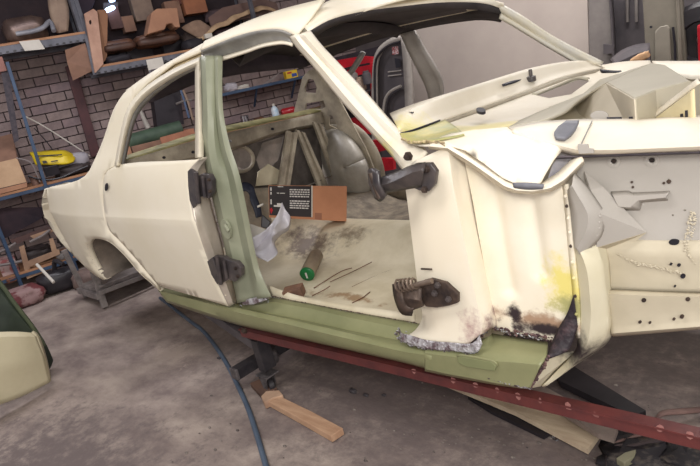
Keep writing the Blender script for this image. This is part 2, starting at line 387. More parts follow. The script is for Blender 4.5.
# front edge of the rear door, folded inwards
strip('door_front_edge', [[S(*p, -.004) for p in spl([(201, 158), (190, 169), (188.3, 184), (191.5, 208), (197.5, 229), (206.5, 256), (217, 281.6), (229, 306.5)], 20)],
      [(207, 157, -.86), (198, 170, -.885), (197, 186, -.895), (202, 215, -.90), (208, 236, -.90), (217, 262, -.885), (226, 284, -.875), (233, 304, -.865)],
      [(213, 158, -.80), (209, 172, -.81), (208, 188, -.82), (214, 215, -.83), (221, 240, -.83), (226, 262, -.82), (232, 284, -.81), (238, 304, -.80)]], M_jamb, door, n=40, t=0.004, sub=4)
lk = empty('door_lock_recess'); lk.parent = door
lk2 = plate('lock_hole', pxell(106.5, 187, 1.4, 4, 12, .1), M_hole, None, t=0.004, plane=('y', -.925)); lk2.parent = door; lk2.name = 'lock_hole'; lk2.data.transform(wm(door).inverted())
bpy.data.objects.remove(lk)
tube('door_crease', [S(161, 281), S(190, 287.5), S(226, 295.5)], .0022, M_cream, door, seg=6, n=12)
# --- rear wheel arch inner and trunk structure
ar3 = [S(*p) for p in arch]
strip('wheel_arch', [ar3, [p+Vector((0, .03, 0.0)) for p in ar3]], M_cream, car, n=40, t=0.004, sub=2)
strip('wheelhouse', [ar3[:13], [p+Vector((0, .12, .01)) for p in ar3[:13]], [p+Vector((0, .26, .0)) for p in ar3[:13]]], M_arch, car, n=30, t=.004, sub=2)
plate('rear_floor_side', [Vector((-3.75, -.7, .62)), Vector((-3.1, -.72, .36)), Vector((-3.1, .72, .36)), Vector((-3.75, .7, .62))], M_arch, car, t=.006)
plate('trunk_floor', [Vector((-3.1, -.7, .36)), Vector((-2.45, -.6, .50)), Vector((-2.45, .6, .50)), Vector((-3.1, .7, .36))], M_arch, car, t=.006)
# far quarter, simple mirrored pressing
def mir(o, name, material=None):
    c = o.copy(); c.data = o.data.copy(); COL.objects.link(c); c.name = name
    c.data.transform(Matrix.Scale(-1, 4, Vector((0, 1, 0)))); c.data.flip_normals()
    if material: c.data.materials.clear(); c.data.materials.append(material)
    c.parent = o.parent; return c
q_near = [o for o in car.children if o.name == 'quarter_panel'][0]
mir(q_near, 'quarter_panel', M_arch)  # darker material puts the trunk's dark interior into the far panel's colour
strip('rear_valance', [[Vector((-3.60, y*.85, .82)) for y in (-.70, -.35, 0, .35, .70)], [Vector((-3.62, y*.85, .66)) for y in (-.70, -.35, 0, .35, .70)], [Vector((-3.55, y*.85, .48)) for y in (-.70, -.35, 0, .35, .70)]], M_cream, car, n=20, sub=4)
# --- roof
def roofz(x, y):
    t = (x+1.9)/0.9
    return 1.415-.035*t*t-.085*(abs(y)/.62)**2.6-.012*max(0, -t)
rows = []
for j in range(17):
    y = -.60+1.2*j/16; x0 = -2.62+.13*(y/.6)**2*0; x1 = -1.03-.15*(1-(1-(abs(y)/.6)**2))-.0
    rows.append([Vector((x0+(x1-x0)*i/24, y, roofz(x0+(x1-x0)*i/24, y))) for i in range(25)])
def grid(name, rows, material, parent, t=.006, smooth=True):
    bm = bmesh.new(); V = [[bm.verts.new(p) for p in r] for r in rows]
    for a, b in zip(V, V[1:]):
        for j in range(len(a)-1): bm.faces.new((a[j], a[j+1], b[j+1], b[j]))
    o = from_bm(name, bm, material, parent, smooth)
    if t: solid(o, t, 0)
    return o
grid('roof', rows, M_cream, car)
grid('roof_underside', [[p+Vector((0, 0, -.022)) for p in r[1:-1]] for r in rows[1:-1]], M_dark, car, t=.002)
strip('roof_bow', [[Vector((-1.72, y, roofz(-1.72, y)-.03)) for y in (-.56, -.3, 0, .3, .56)], [Vector((-1.68, y, roofz(-1.72, y)-.07)) for y in (-.56, -.3, 0, .3, .56)], [Vector((-1.62, y, roofz(-1.72, y)-.03)) for y in (-.56, -.3, 0, .3, .56)]], M_dark, car, n=20)
strip('rear_header', [[(150, 70, 'x', -2.50), (196, 60, 'x', -2.50), (222, 50, 'x', -2.50), (262, 46, 'x', -2.50), (306, 42, 'x', -2.50)], [(150, 103, 'x', -2.50), (196, 84, 'x', -2.50), (222, 77, 'x', -2.50), (262, 71.5, 'x', -2.50), (306, 67, 'x', -2.50)]], mat('plum_header_painted_shade', (84, 76, 84), (66, 60, 66), .55), car, n=24, sub=3, t=.02)  # header's dark tone includes the shadow under the roof
# --- near roof rail from the centre pillar to the windscreen
ra = [(232, 29.5, -.63), (250, 21.5, -.62), (275, 12.5, -.60), (300, 5.5, -.58), (325, -.5, -.54), (352, -7, -.46)]
rb = [(201, 50.5, -.70), (237, 36, -.70), (262, 30, -.685), (280, 29.5, -.67), (292, 34, -.66), (297, 36.5, -.66)]
strip('roof_rail', [[(205, 42, -.66)]+ra[:-1], [(203, 46, -.69), (237, 31, -.675), (262, 23, -.66), (284, 20, -.65), (300, 22, -.635), (312, 18, -.60)], rb], M_cream, car, n=40, sub=3, t=.01)
strip('inner_roof_rail', [rb[:-1], [(203, 54, -.665), (240, 45, -.66), (265, 37, -.65), (281, 35.5, -.64), (290, 38, -.64)], [(207, 60.5, -.66), (221, 56.5, -.65), (245, 50, -.645), (262, 44, -.64), (281, 41, -.635), (292, 43.5, -.64)]], M_rail, car, n=40, sub=3, t=.01)
strip('weld_flange', [[(219, 58, -.655), (245, 50, -.648), (262, 44, -.643), (281, 41, -.637), (293, 43.5, -.642)], [(219, 61.5, -.665), (245, 53, -.66), (262, 47, -.655), (281, 43.8, -.65), (292, 46, -.65)]], M_post, car, n=30, t=.008)
# --- near windscreen pillar
strip('windscreen_pillar', [
    [(291, 36, -.655), (297, 46, -.66), (312, 63, -.675), (343, 101, -.715), (375, 135, -.755), (393, 155, -.785), (404, 170, -.81)],
    [(295, 35, -.685), (303, 46, -.69), (320, 65, -.70), (350, 100, -.74), (380, 133, -.78), (399, 153, -.81), (410, 168, -.835)],
    [(299, 34.5, -.68), (309, 46, -.68), (326, 65, -.69), (356, 98, -.735), (385, 130, -.775), (404, 148, -.805), (420, 162, -.83)],
    [(303, 33.5, -.69), (314, 46, -.69), (331, 65, -.70), (361, 97, -.74), (389, 127, -.78), (408, 143, -.80), (428, 153, -.82)],
    [(310, 32, -.655), (321, 46, -.66), (337, 63, -.67), (365, 93, -.705), (389, 121, -.74), (402, 134, -.75), (415, 143, -.76)]], M_post, car, n=50, sub=3, t=.012)
# --- windscreen header
strip('windscreen_header', [
    [(311, 14, -.56), (330, 1.5, -.47), (360, -6, -.32), (400, -9, -.05), (440, -10, .2), (480, -4, .45), (504, 4, .56)],
    [(303, 26, -.62), (330, 11, -.53), (362, 3.5, -.37), (400, -1, -.12), (440, -4, .12), (480, 0, .42), (504, 6, .58)],
    [(308, 32, -.645), (331, 19.5, -.555), (363, 11.5, -.40), (400, 6.5, -.17), (440, 2.5, .06), (480, 3.0, .40), (503, 8.5, .60)]], M_post, car, n=44, sub=3, t=.01)
strip('header_inner', [
    [(308, 32, -.645), (331, 19.5, -.555), (363, 11.5, -.40), (400, 6.5, -.17), (440, 2.5, .06), (480, 3.0, .40), (503, 8.5, .60)],
    [(313, 37, -.60), (338, 24, -.50), (368, 17, -.33), (402, 12, -.12), (440, 9, .10), (480, 10, .42), (500, 14, .58)]], M_dark, car, n=44, t=.006)
# --- far side greenhouse
strip('windscreen_pillar', [[(498, 4, .56), (520, 16, .60), (548, 34, .66), (575, 49, .70), (603, 63, .74)], [(500, 13, .60), (515, 22, .625), (545, 40.5, .67), (568, 54, .71), (584, 64, .74)], [(500, 17, .56), (514, 25, .60), (544, 43.5, .65), (566, 56.5, .69), (578, 64, .72)]],
      mat('grey_white_pillar_paint', (206, 204, 196), (216, 208, 186), .5), car, n=30, sub=2, t=.02)
strip('roof_rail', [[(503, 10, .60), (490, 9, .60), (440, 10, .60), (400, 18, .60), (360, 27, .60), (325, 42, .60), (290, 56, .60)], [(502, 20, .66), (490, 18, .66), (470, 18.5, .66), (425, 26, .66), (398, 33, .66), (370, 41, .66), (335, 54, .66), (300, 68, .66)]], M_dark, car, n=44, sub=3, t=.03)
strip('center_pillar', [[(400, 32, .66), (408, 50, .69), (418, 70, .73), (427, 90, .80), (431, 110, .84), Vector((-1.72, .86, .37))], [(408, 31, .67), (418, 50, .70), (429, 68, .74), (438, 85, .81), (441, 110, .85), Vector((-1.62, .88, .37))], [(414, 30, .66), (424, 48, .69), (436, 68, .73), (443, 85, .80), (445, 110, .84), Vector((-1.54, .86, .37))]],
      mat('grey_far_pillar', (176, 169, 163), (152, 146, 140), .5), car, n=30, sub=2, t=.02)
# --- centre pillar (sage green)
strip('center_pillar', [
    [(201, 57, -.70), (203, 110, -.80), (203.5, 150, -.845), (209, 180, -.845), (217, 215, -.845), (226, 250, -.845), (232, 278, -.845), (238, 303, -.85)],
    [(206, 56, -.71), (208, 108, -.815), (209, 148, -.86), (215, 178, -.865), (223, 213, -.865), (231, 248, -.865), (237, 276, -.86), (241, 302, -.865)],
    [(212, 56, -.70), (213, 108, -.80), (215, 146, -.845), (222, 176, -.85), (229, 211, -.85), (237, 246, -.85), (243, 274, -.85), (248, 301, -.86)],
    [(215, 56, -.69), (216, 107, -.785), (220, 145, -.82), (228, 175, -.83), (235, 209, -.835), (242, 244, -.835), (249, 273, -.84), (255, 299, -.85)],
    [(218, 56, -.705), (219, 107, -.80), (225, 145, -.84), (234, 175, -.85), (241, 207, -.85), (248, 242, -.85), (255, 272, -.85), (263, 298, -.86)],
    [(221.5, 56, -.69), (222, 107, -.79), (229, 144, -.83), (238, 172, -.835), (245, 204, -.835), (252, 240, -.835), (259, 270, -.835), (271, 297, -.85)],
    [(222, 57, -.62), (221.5, 107, -.72), (228, 144, -.76), (237, 172, -.765), (244, 204, -.765), (251, 240, -.765), (258, 270, -.765), (268, 294, -.78)]], M_greenp, car, n=50, sub=3, t=.008)
# striker plate on the pillar
stk = plate('striker_plate', pxell(226.5, 229, 4.2, 10.5, 14, -.3), M_greenp, car, t=.012, plane=('y', -.87), bevel=.002)
tube('striker_pin', [(225, 225, -.885), (229, 231, -.885)], .008, M_greenp, car, seg=8)
# --- sill
strip('sill', [
    [(158, 287, -.80), (200, 296, -.80), (233, 304, -.80), (262, 302, -.80), (273, 297.5, -.765), (310, 304, -.765), (345, 311, -.765), (380, 317, -.765), (415, 323, -.765), (432, 328, -.765)],
    [(158, 288, -.81), (200, 298, -.81), (232, 306, -.82), (262, 305, -.82), (273, 302, -.80), (310, 309, -.80), (345, 317, -.80), (380, 324, -.80), (412, 331, -.80), (432, 336, -.80)],
    [(158, 289, -.82), (200, 299, -.82), (231, 307.5, -.83), (262, 313, -.83), (280, 316, -.825), (310, 322, -.825), (345, 330, -.825), (380, 337, -.825), (405, 342, -.825), (432, 346, -.825)],
    [(158, 290, -.83), (200, 299.5, -.83), (240, 309, -.865), (320, 327, -.875), (400, 346, -.88), (432, 351, -.88)],
    [(159, 291, -.86), (200, 301.5, -.875), (240, 313, -.885), (320, 332, -.895), (400, 351, -.90), (432, 356, -.90)],
    [(165, 299, -.86), (200, 310, -.875), (240, 322.5, -.875), (320, 340.5, -.885), (400, 358.5, -.89), (432, 367, -.89)],
    [(167, 302, -.80), (200, 313, -.80), (240, 325, -.82), (320, 343, -.83), (400, 361, -.83), (432, 369.5, -.83)]], M_green, car, n=60, sub=2, t=.006, sm=False)
strip('sill_extension', [
    [(425, 333, -.86), (447, 342, -.86), (470, 345, -.86), (488, 337, -.83), (492, 334, -.80), (520, 339, -.80), (548, 343, -.80)],
    [(425, 346, -.875), (447, 349, -.875), (470, 352, -.875), (495, 352, -.875), (520, 354, -.875), (547, 357, -.875)],
    [(425, 353, -.90), (447, 356, -.90), (470, 359, -.90), (495, 361, -.90), (520, 363, -.90), (541, 365, -.90)],
    [(425, 368, -.89), (447, 373, -.89), (470, 377, -.89), (495, 382, -.89), (520, 386, -.89), (531, 386.5, -.89)],
    [(425, 370.5, -.83), (447, 375, -.83), (470, 379.5, -.83), (495, 384, -.83), (520, 387.5, -.83), (531, 388, -.83)]], M_green, car, n=50, sub=3, t=.006, sm=False)
# pressed recess on the sill end, darker green painted in for its shade
plate('sill_recess', [(457, 357), (462, 356), (492, 361.5), (497, 366), (495, 371), (466, 366.5), (459, 363)], mat('sage_green_painted_shade', (128, 132, 94), (118, 122, 88), .5), car, t=.006, plane=('y', -.903), bevel=.002)
strip('sill_recess_lip', [[(457, 356, -.906), (462, 354.5, -.907), (492, 360, -.907), (498, 366, -.906)], [(459, 358.5, -.90), (464, 357.5, -.90), (490, 362.5, -.90), (495, 366, -.90)]], M_green, car, n=16, t=.003)
# closing plate at the sill's front end
plate('sill_end_plate', [(531, 387, -.88), (533, 384, -.885), (548, 357, -.87), (574, 352, -.78), (560, 366, -.76), (548, 380, -.76), (540, 385.5, -.80)], M_flare, car, t=.006)
# weld beads, ragged bright metal
def bead(name, path, r, n, material, seed, parent=car, jag=.5):
    random.seed(seed); P = resample(path, n); bm = bmesh.new()
    for p in P:
        k = r*random.uniform(.6, 1.35); q = p+Vector((random.uniform(-1, 1), random.uniform(-1, 1)*.6, random.uniform(-1, 1)))*r*jag
        bmesh.ops.create_icosphere(bm, subdivisions=1, radius=k, matrix=Matrix.Translation(q) @ Matrix.Diagonal((random.uniform(.8, 1.6), .5, random.uniform(.6, 1.2), 1)))
    o = from_bm(name, bm, material, parent, True); return o
bead('pillar_foot_weld', [(403, 330, -.87), (399, 338, -.88), (412, 342, -.885), (430, 346, -.885), (450, 348, -.885), (474, 351, -.885)], .0048, 150, M_weld, 1, jag=2.6)
bead('pillar_foot_weld', [(240, 303, -.84), (252, 300, -.84), (262, 298, -.83), (268, 299, -.80)], .0045, 60, M_weld, 2, jag=2.4)
bead('sill_edge_weld', [(266, 295, -.768), (300, 302, -.768), (345, 310.5, -.768), (380, 317, -.768), (416, 323, -.768)], .0028, 110, M_burn, 3)
bead('sill_edge_weld', [(266, 296, -.77), (300, 303, -.77), (345, 311.5, -.77), (380, 318, -.77), (416, 324, -.77)], .0022, 60, M_weld, 33)
bead('corner_weld', [(472, 345, -.87), (480, 334, -.85), (488, 325, -.83), (500, 329, -.81), (520, 334, -.81), (545, 338, -.81), (556, 342, -.80)], .0045, 90, M_burn, 4, jag=1.6)
bead('corner_weld', [(476, 343, -.872), (484, 333, -.85), (494, 328, -.82), (510, 333, -.815), (540, 339, -.815)], .0032, 44, M_weld, 44, jag=1.6)
bead('corner_weld', [(548, 357, -.88), (543, 367, -.89), (536, 378, -.89), (531, 387, -.89)], .004, 60, M_burn, 5)
bead('corner_weld', [(478, 374, -.892), (495, 380, -.892), (512, 385, -.892), (530, 388, -.89)], .004, 34, M_weld, 6)
strip('scorched_corner', [[(552, 343, -.815), (566, 318, -.815), (576, 296, -.81)], [(548, 357, -.88), (568, 350, -.84), (579, 326, -.81)]], mat('soot_black_metal', (40, 32, 38), (84, 66, 70), .55, scale=24, bump=.6, contrast=(.5, .7)), car, n=14, sub=6, t=.006, jit=.012)
strip('torn_foil_edge', [[(401, 333, -.885), (412, 335, -.89), (436, 341, -.89), (458, 343, -.89), (474, 343, -.888), (481, 336, -.885)], [(400, 341, -.89), (412, 345, -.895), (436, 350, -.895), (458, 352, -.895), (476, 353, -.893), (483, 345, -.885)]], mat('torn_silver_edge', (206, 204, 208), (120, 104, 108), .35, metal=.5, scale=40, bump=1.0, bscale=80, contrast=(.42, .58)), car, n=60, sub=6, t=.003, jit=.010)
strip('torn_foil_edge', [[(241, 301, -.86), (252, 298, -.86), (264, 296, -.85)], [(243, 305, -.865), (254, 304, -.865), (268, 300, -.85)]], mat('torn_silver_edge', (0, 0, 0)), car, n=24, sub=5, t=.003, jit=.008)
# --- hinge pillar
strip('hinge_pillar', [
    [(405, 169, -.76), (409, 185, -.76), (413, 215, -.77), (418, 260, -.78), (423, 300, -.78), (426, 328, -.78)],
    [(403, 168, -.83), (406, 185, -.83), (410, 215, -.84), (415.5, 260, -.85), (420.5, 300, -.85), (424, 328, -.855), (404, 338, -.875)],
    [(417, 160, -.84), (420, 185, -.85), (424, 215, -.86), (430, 260, -.865), (434, 300, -.87), (438, 326, -.872), (440, 344, -.88)],
    [(440, 150, -.845), (444, 185, -.86), (449, 215, -.865), (456, 260, -.87), (462, 300, -.872), (465, 325, -.875), (466, 346, -.88)],
    [(448, 149, -.845), (453, 185, -.86), (459, 215, -.865), (468, 260, -.87), (476, 300, -.872), (482, 322, -.875), (481, 334, -.88)],
    [(454, 152, -.82), (459, 185, -.83), (466, 215, -.835), (476, 260, -.84), (485, 300, -.84), (492, 322, -.84), (491, 328, -.84)],
    [(466, 160, -.785), (470, 185, -.79), (475, 215, -.79), (484, 260, -.79), (492, 300, -.79), (497, 318, -.79), (498, 326, -.79)]], M_post, car, n=44, sub=3, t=.006)
# --- cowl side panel with its two pressed ribs
cs = [(464, 156), (474, 164), (490, 178), (505, 189), (520, 194), (545, 192), (563, 184), (566, 215), (570, 260), (573, 300), (575, 336), (556, 341), (520, 334), (494, 326), (489, 290), (480, 240), (472, 195)]
def ribf(p):
    for (xa, za, xb, zb, w) in ((-.445, .80, -.435, .50, .022), (-.34, .76, -.335, .56, .021)):
        t = max(0, min(1, (p.z-za)/(zb-za))); d = math.hypot(p.x-(xa+(xb-xa)*t), p.z-(za+(zb-za)*t))
        p = p+Vector((0, .014*math.exp(-(d/w)**2), 0))
    return p
plate('cowl_side_panel', [(x, y, -.80) for x, y in cs], M_side, car, t=.005, step=.0085, fn=ribf, smooth=True)
strip('cowl_side_flange', [[(563, 184, -.80), (566, 215, -.80), (570, 260, -.80), (574, 300, -.80), (577, 338, -.80)], [(568, 184, -.815), (571, 215, -.815), (575, 260, -.815), (579, 300, -.815), (580, 338, -.81)]], M_side, car, n=30, t=.006)
for k, (x, y) in enumerate([(565.5, 196), (567, 206), (568.5, 218), (570, 232), (571, 246), (572.5, 262), (574, 278), (575.5, 296), (576.5, 314)]):
    lathe('spot_weld', U(x, y, 'y', -.813), (0, -1, 0), [(0, .0045), (.003, .004), (.004, .001)], M_rusty if k in (1, 4, 7) else M_side, car, seg=8)
# drain lip that sweeps under the cowl corner
strip('cowl_lip', [
    [(428, 148.5, -.84), (447, 150.5, -.845), (470, 165, -.845), (503, 188.5, -.85), (516, 192.5, -.85), (532, 193.5, -.85), (552, 190.5, -.845), (566, 182, -.82), (584, 163, -.78)],
    [(429, 146, -.865), (448, 148, -.87), (471.5, 162.5, -.87), (505, 186, -.875), (517, 190, -.875), (532, 191, -.875), (550, 188, -.87), (564, 179.5, -.845), (583.5, 160, -.795)],
    [(430, 144.5, -.86), (449, 146, -.865), (473, 161, -.865), (506, 184, -.87), (518, 187.8, -.87), (532, 189, -.87), (548, 186, -.865), (562, 177, -.84), (582.5, 157.5, -.79)],
    [(432, 141, -.85), (451, 142, -.84), (476, 157, -.83), (508, 179, -.84), (519, 183, -.85), (532, 184.5, -.85), (545, 181.5, -.845), (558, 173, -.82), (578, 154, -.77)]], M_post, car, n=60, t=.004, sm=False)
# cowl corner: big white pressing above the lip
slot = [(512, 184), (515, 182.6), (530, 183), (541, 184), (545, 186.5), (543, 189), (525, 188.5), (516, 187)]
cc = [(431, 146, -.86), (440, 138, -.83), (452, 134, -.81), (480, 130, -.80), (507, 127.5, -.79), (512, 131, -.795), (540, 141, -.80), (556, 146, -.80), (575, 147, -.78), (562, 150, -.79), (554, 160, -.815), (545, 175, -.845), (541, 182.5, -.86), (531, 187, -.87), (517, 184.5, -.87), (503, 178.5, -.865), (484, 163.5, -.865), (465, 150.5, -.865), (447, 145, -.865)]
plate('cowl_corner', cc, M_post, car, t=.005, step=.02, smooth=True)
strip('cowl_corner_slot', [[(513, 182.8, -.874), (530, 182.8, -.876), (544, 184.5, -.872)], [(514, 187.6, -.874), (528, 189.2, -.876), (543, 189, -.872)]], M_blue, car, n=14, t=.004)
# inner box under the drain, seen through its cut-away corner
plate('cowl_drain_box', [(563, 150, -.74), (583, 151, -.72), (583, 162, -.74), (566, 178, -.80), (547, 181, -.83), (552, 166, -.79)], mat('blue_grey_drain_box', (186, 180, 178), (140, 138, 148), .5, scale=12), car, t=.005)
strip('drain_gap', [[(583, 158, -.775), (570, 168, -.80), (562, 176, -.825)], [(583, 161, -.775), (571, 171, -.80), (562, 179, -.825)]], M_hole, car, n=10, t=.004)
# --- cowl top
strip('cowl_top', [
    [(404, 133, -.75), (414, 131, -.70), (440, 122, -.50), (480, 108, -.15), (530, 90, .20), (565, 77, .45), (604, 68, .74)],
    [(399, 130, -.77), (412, 125, -.66), (440, 114, -.45), (480, 100, -.10), (530, 83, .25), (565, 72, .50), (600, 65, .76)],
    [(390, 114, -.62), (410, 106, -.55), (440, 96, -.38), (480, 83.5, -.05), (530, 68.5, .32), (565, 62, .55), (590, 61, .74)]], M_cowl, car, n=44, sub=4, t=.006)
strip('cowl_gutter', [
    [(404, 133, -.75), (414, 131, -.70), (440, 122, -.50), (480, 108, -.15), (530, 90, .20), (565, 77, .45), (604, 68, .74)],
    [(406, 136, -.745), (418, 133, -.69), (442, 126, -.49), (482, 112, -.14), (532, 93.5, .20), (567, 80, .45), (604, 71, .74)]], mat('gutter_painted_shade', (190, 180, 160), (160, 150, 134), .5), car, n=40, t=.004, sub=2)  # gutter colour darkened to carry the shade under the lip
# plenum: wide face between the gutter and the engine bay, opening in its far half
pln = [(406, 136, -.745), (418, 133.5, -.69), (442, 126, -.49), (482, 112, -.14), (532, 93.5, .20), (567, 80, .45), (604, 71, .74), (625, 72, .70), (608, 83, .45), (580, 96, .16), (552, 107, -.10), (520, 121, -.48), (509, 128, -.70), (480, 131, -.78), (452, 134.5, -.80), (430, 146, -.86), (420, 146, -.85), (405, 142, -.80)]
hol = [(533, 94.5, .17), (556, 86, .32), (578, 77.5, .48), (588, 79, .50), (589, 84.5, .45), (571, 97, .18), (549, 98, .10)]
plate('plenum_panel', pln, M_cowl, car, t=.005, holes=[hol], step=.05, smooth=True)
strip('plenum_opening_lip', [[(532, 94, .17), (556, 85, .32), (578, 76.5, .48), (590, 78, .50)], [(535, 96, .17), (557, 87.5, .32), (577, 79.5, .47), (588, 81, .49)]], M_bay, car, n=20, t=.006)
plate('plenum_inner_panel', [Vector((-.75, -.05, .80)), Vector((-.40, -.05, .80)), Vector((-.50, .62, .80)), Vector((-.95, .62, .80))], mat('plenum_painted_shade', (84, 84, 96), (64, 64, 74), .5), car, t=.005)  # dark blue-grey stands in for the shade inside the plenum
strip('cowl_lip_painted_shadow', [[(401, 132.5, -.79), (414, 129, -.74), (440, 119.5, -.58)], [(401, 134, -.79), (414, 131.5, -.74), (440, 121.5, -.58)]], M_hole, car, n=14, t=.003)  # dark strip painted in as the shadow under the cowl lip
plate('wiper_hole', pxell(481, 111, 4.8, 2.4, 14, .15), M_hole, car, t=.008, plane=('z', .962))
plate('cowl_cut', [(381+8, 112), (401, 111.5), (414, 112), (413, 113.5), (402, 113)], M_hole, car, t=.003, plane=('y', -.60))
strip('bare_green_plenum', [[(400, 132.5, -.80), (416, 130.5, -.77), (445, 120, -.63)], [(402, 137, -.82), (422, 136, -.80), (456, 127, -.70)], [(408, 143, -.85), (432, 141.5, -.86), (464, 133.5, -.83)]], mat('blotchy_green_primer', (158, 160, 112), (196, 184, 112), .45, scale=16), car, n=20, sub=6, t=.003, jit=.006)
bead('cowl_torn_weld', [(402, 139, -.83), (412, 142.5, -.85), (425, 142, -.86), (438, 141.5, -.86), (444, 145, -.87)], .0032, 80, mat('yellow_torn_weld', (214, 196, 150), (130, 108, 84), .5, scale=60, bump=.6), 8, jag=.9)
strip('wiper_spindle_slot', [[(502, 84.5, .05), (512, 81, .11), (521, 79.3, .17)], [(503, 86.2, .04), (513, 83.4, .10), (520, 80.8, .16)]], M_hole, car, n=8, t=.004)
lathe('wiper_spindle', U(531, 76.5, 'y', .26), (0, 0, 1), [(-.02, .02), (.0, .02), (.004, .008), (.03, .008)], M_black, car, seg=12)
# --- near apron top ledge
strip('apron_ledge', [
    [(509, 128, -.70), (540, 122, -.66), (575, 120, -.62), (610, 119.5, -.60), (650, 119, -.59), (700, 116.5, -.58), (760, 113, -.57)],
    [(512, 131, -.795), (545, 127, -.73), (578, 124, -.70), (610, 123, -.68), (650, 122, -.67), (700, 119.5, -.67), (760, 116, -.67)],
    [(512, 131, -.80), (540, 141, -.80), (578, 150, -.80), (610, 150, -.80), (650, 148.5, -.80), (700, 146.5, -.80), (760, 143, -.80)],
    [(513, 133, -.80), (541, 143, -.80), (579, 153, -.79), (610, 153, -.79), (650, 151, -.79), (700, 149, -.79), (760, 146, -.79)],
    [(514, 135, -.78), (543, 145, -.78), (580, 156, -.76), (610, 155, -.76), (650, 153.5, -.76), (700, 151.5, -.76), (760, 149, -.76)]], M_post, car, n=50, sub=2, t=.005, sm=False)
strip('ledge_side_opening', [[(566, 122, -.735), (579, 122, -.72)], [(558, 128, -.76), (576, 129, -.75)], [(554, 134, -.785), (571, 135, -.775)], [(556, 138.5, -.80), (565, 139.5, -.795)]], M_blue, car, n=10, sub=2, t=.010)
strip('ledge_side_opening', [[(607, 118.6, -.60), (622, 118.4, -.60)], [(607, 120, -.605), (622, 119.6, -.605)]], M_hole, car, n=4, t=.01)
strip('ledge_side_opening', [[(629, 118.4, -.60), (642, 117.9, -.60)], [(629, 119.6, -.605), (642, 119.2, -.605)]], M_hole, car, n=4, t=.01)
plate('ledge_bracket', [(578, 144), (588, 144), (589, 148), (594, 149), (594, 153), (579, 153.5)], M_apron, car, t=.006, plane=('y', -.808), bevel=.001)
strip('ledge_painted_shadow', [[(540, 157, -.80), (560, 156.5, -.80), (580, 156, -.79), (640, 154, -.79), (700, 152, -.79), (760, 149, -.79)], [(548, 159, -.79), (562, 158.5, -.79), (580, 157.5, -.78), (640, 155.4, -.78), (700, 153.2, -.78), (760, 150.5, -.78)]], mat('painted_ledge_shade', (96, 88, 92), (60, 54, 60), .6), car, n=20, t=.003)  # thin dark strip imitates the shade line below the ledge
tube('panel_seam', [(592, 121, -.69), (586, 134, -.75), (580, 147, -.80)], .0015, M_rail, car, seg=5)
# --- apron plate, lower rail, gusset
ap = [(575, 152), (640, 151), (760, 146), (760, 232), (700, 240), (648, 240), (606, 238), (590, 205), (578, 180)]
aph = [pxell(674, 242-.5, 5.2, 2.8, 14), pxell(621, 226, 1.3, .9, 8), pxell(669, 180, 1.3, 1.6, 8), pxell(673, 215, 1.2, 1, 8), pxell(685, 210, 1.6, 1, 8)][1:]
APY = -.735
plate('apron', [(x, y, APY) for x, y in ap], M_apron, car, t=.004, holes=[[U(x, y, 'y', APY) for x, y in h] for h in aph])
plate('apron_opening', pxell(674.5, 241.5, 5.2, 2.8, 14), M_hole, car, t=.012, plane=('y', APY-.002))
strip('apron_pressing', [[(611, 192, APY-.002), (628, 191, APY-.002), (632, 193, APY-.002), (670, 191.5, APY-.002)], [(613, 196, APY-.022), (628, 195, APY-.022), (633, 196, APY-.022), (668, 194, APY-.022)], [(618, 206, APY-.022), (630, 207, APY-.022), (638, 200, APY-.022), (666, 197, APY-.022)], [(625, 210, APY-.002), (640, 210, APY-.002), (642, 202, APY-.002), (668, 200, APY-.002)]], M_apron, car, n=30, t=.003, sm=False)
for x, y in ((614, 161), (652, 160)):
    lathe('pressed_boss', U(x, y, 'y', APY), (0, -1, 0), [(0, .017), (.004, .016), (.0045, .009), (.002, .006)], M_apron, car, seg=18)
    lathe('boss_hole', U(x, y, 'y', APY-.004), (0, -1, 0), [(0, .004), (.002, .004)], M_rusty, car, seg=10)
for x, y, r in ((606+26, 182, .003), (609+24, 187, .003), (664, 183, .003), (673, 241.5, .001), (621, 226, .003), (669, 181.5, .005)):
    lathe('bolt_hole', U(x, y, 'y', APY-.003), (0, -1, 0), [(0, r), (.002, r)], M_rusty, car, seg=8)
ap2 = [(604, 238), (648, 240), (700, 240), (760, 238), (760, 324), (700, 325), (660, 328), (612, 333), (608, 300), (606, 265)]
strip('apron_lower_panel', [[(600, 237, -.735), (650, 240, -.735), (700, 240, -.735), (760, 239, -.735)], [(601, 250, -.748), (650, 253, -.748), (700, 253, -.748), (760, 252, -.748)], [(604, 270, -.742), (650, 272, -.742), (700, 272, -.742), (760, 271, -.742)], [(606, 290, -.742), (650, 292, -.742), (700, 293, -.742), (760, 293, -.742)]], M_apronl, car, n=30, sub=4, t=.004)
strip('chassis_rail', [[(606, 290, -.76), (650, 292, -.76), (700, 294, -.76), (760, 294, -.76)], [(607, 294, -.775), (650, 296, -.775), (700, 297, -.775), (760, 298, -.775)], [(610, 325, -.765), (650, 323, -.765), (700, 320, -.765), (760, 316, -.765)], [(611, 333, -.77), (650, 330, -.77), (700, 326, -.77), (760, 321, -.77)], [(613, 336, -.73), (650, 333, -.73), (700, 328.5, -.73), (760, 323, -.73)]], M_apronl, car, n=30, sub=2, t=.004, sm=False)
for x, y, rx in ((644, 300, 2.4), (688, 299, 2.4), (640, 322, 1.6), (650, 322.5, 1.4), (674, 319, 1.5), (682, 316.5, 2.2), (671, 264, 1.4), (679, 265, 1.8), (683, 276, 2.6), (675, 286, 1.2)):
    plate('rail_hole', pxell(x, y, rx, rx*.9, 10), M_rusty if y > 290 else M_hole, car, t=.004, plane=('y', -.776 if y > 292 else -.752))
bead('apron_sealer', [(616, 252, -.75), (632, 262, -.75), (650, 266, -.75), (668, 270, -.75), (684, 274, -.75)], .002, 110, M_apronl, 11, jag=2)
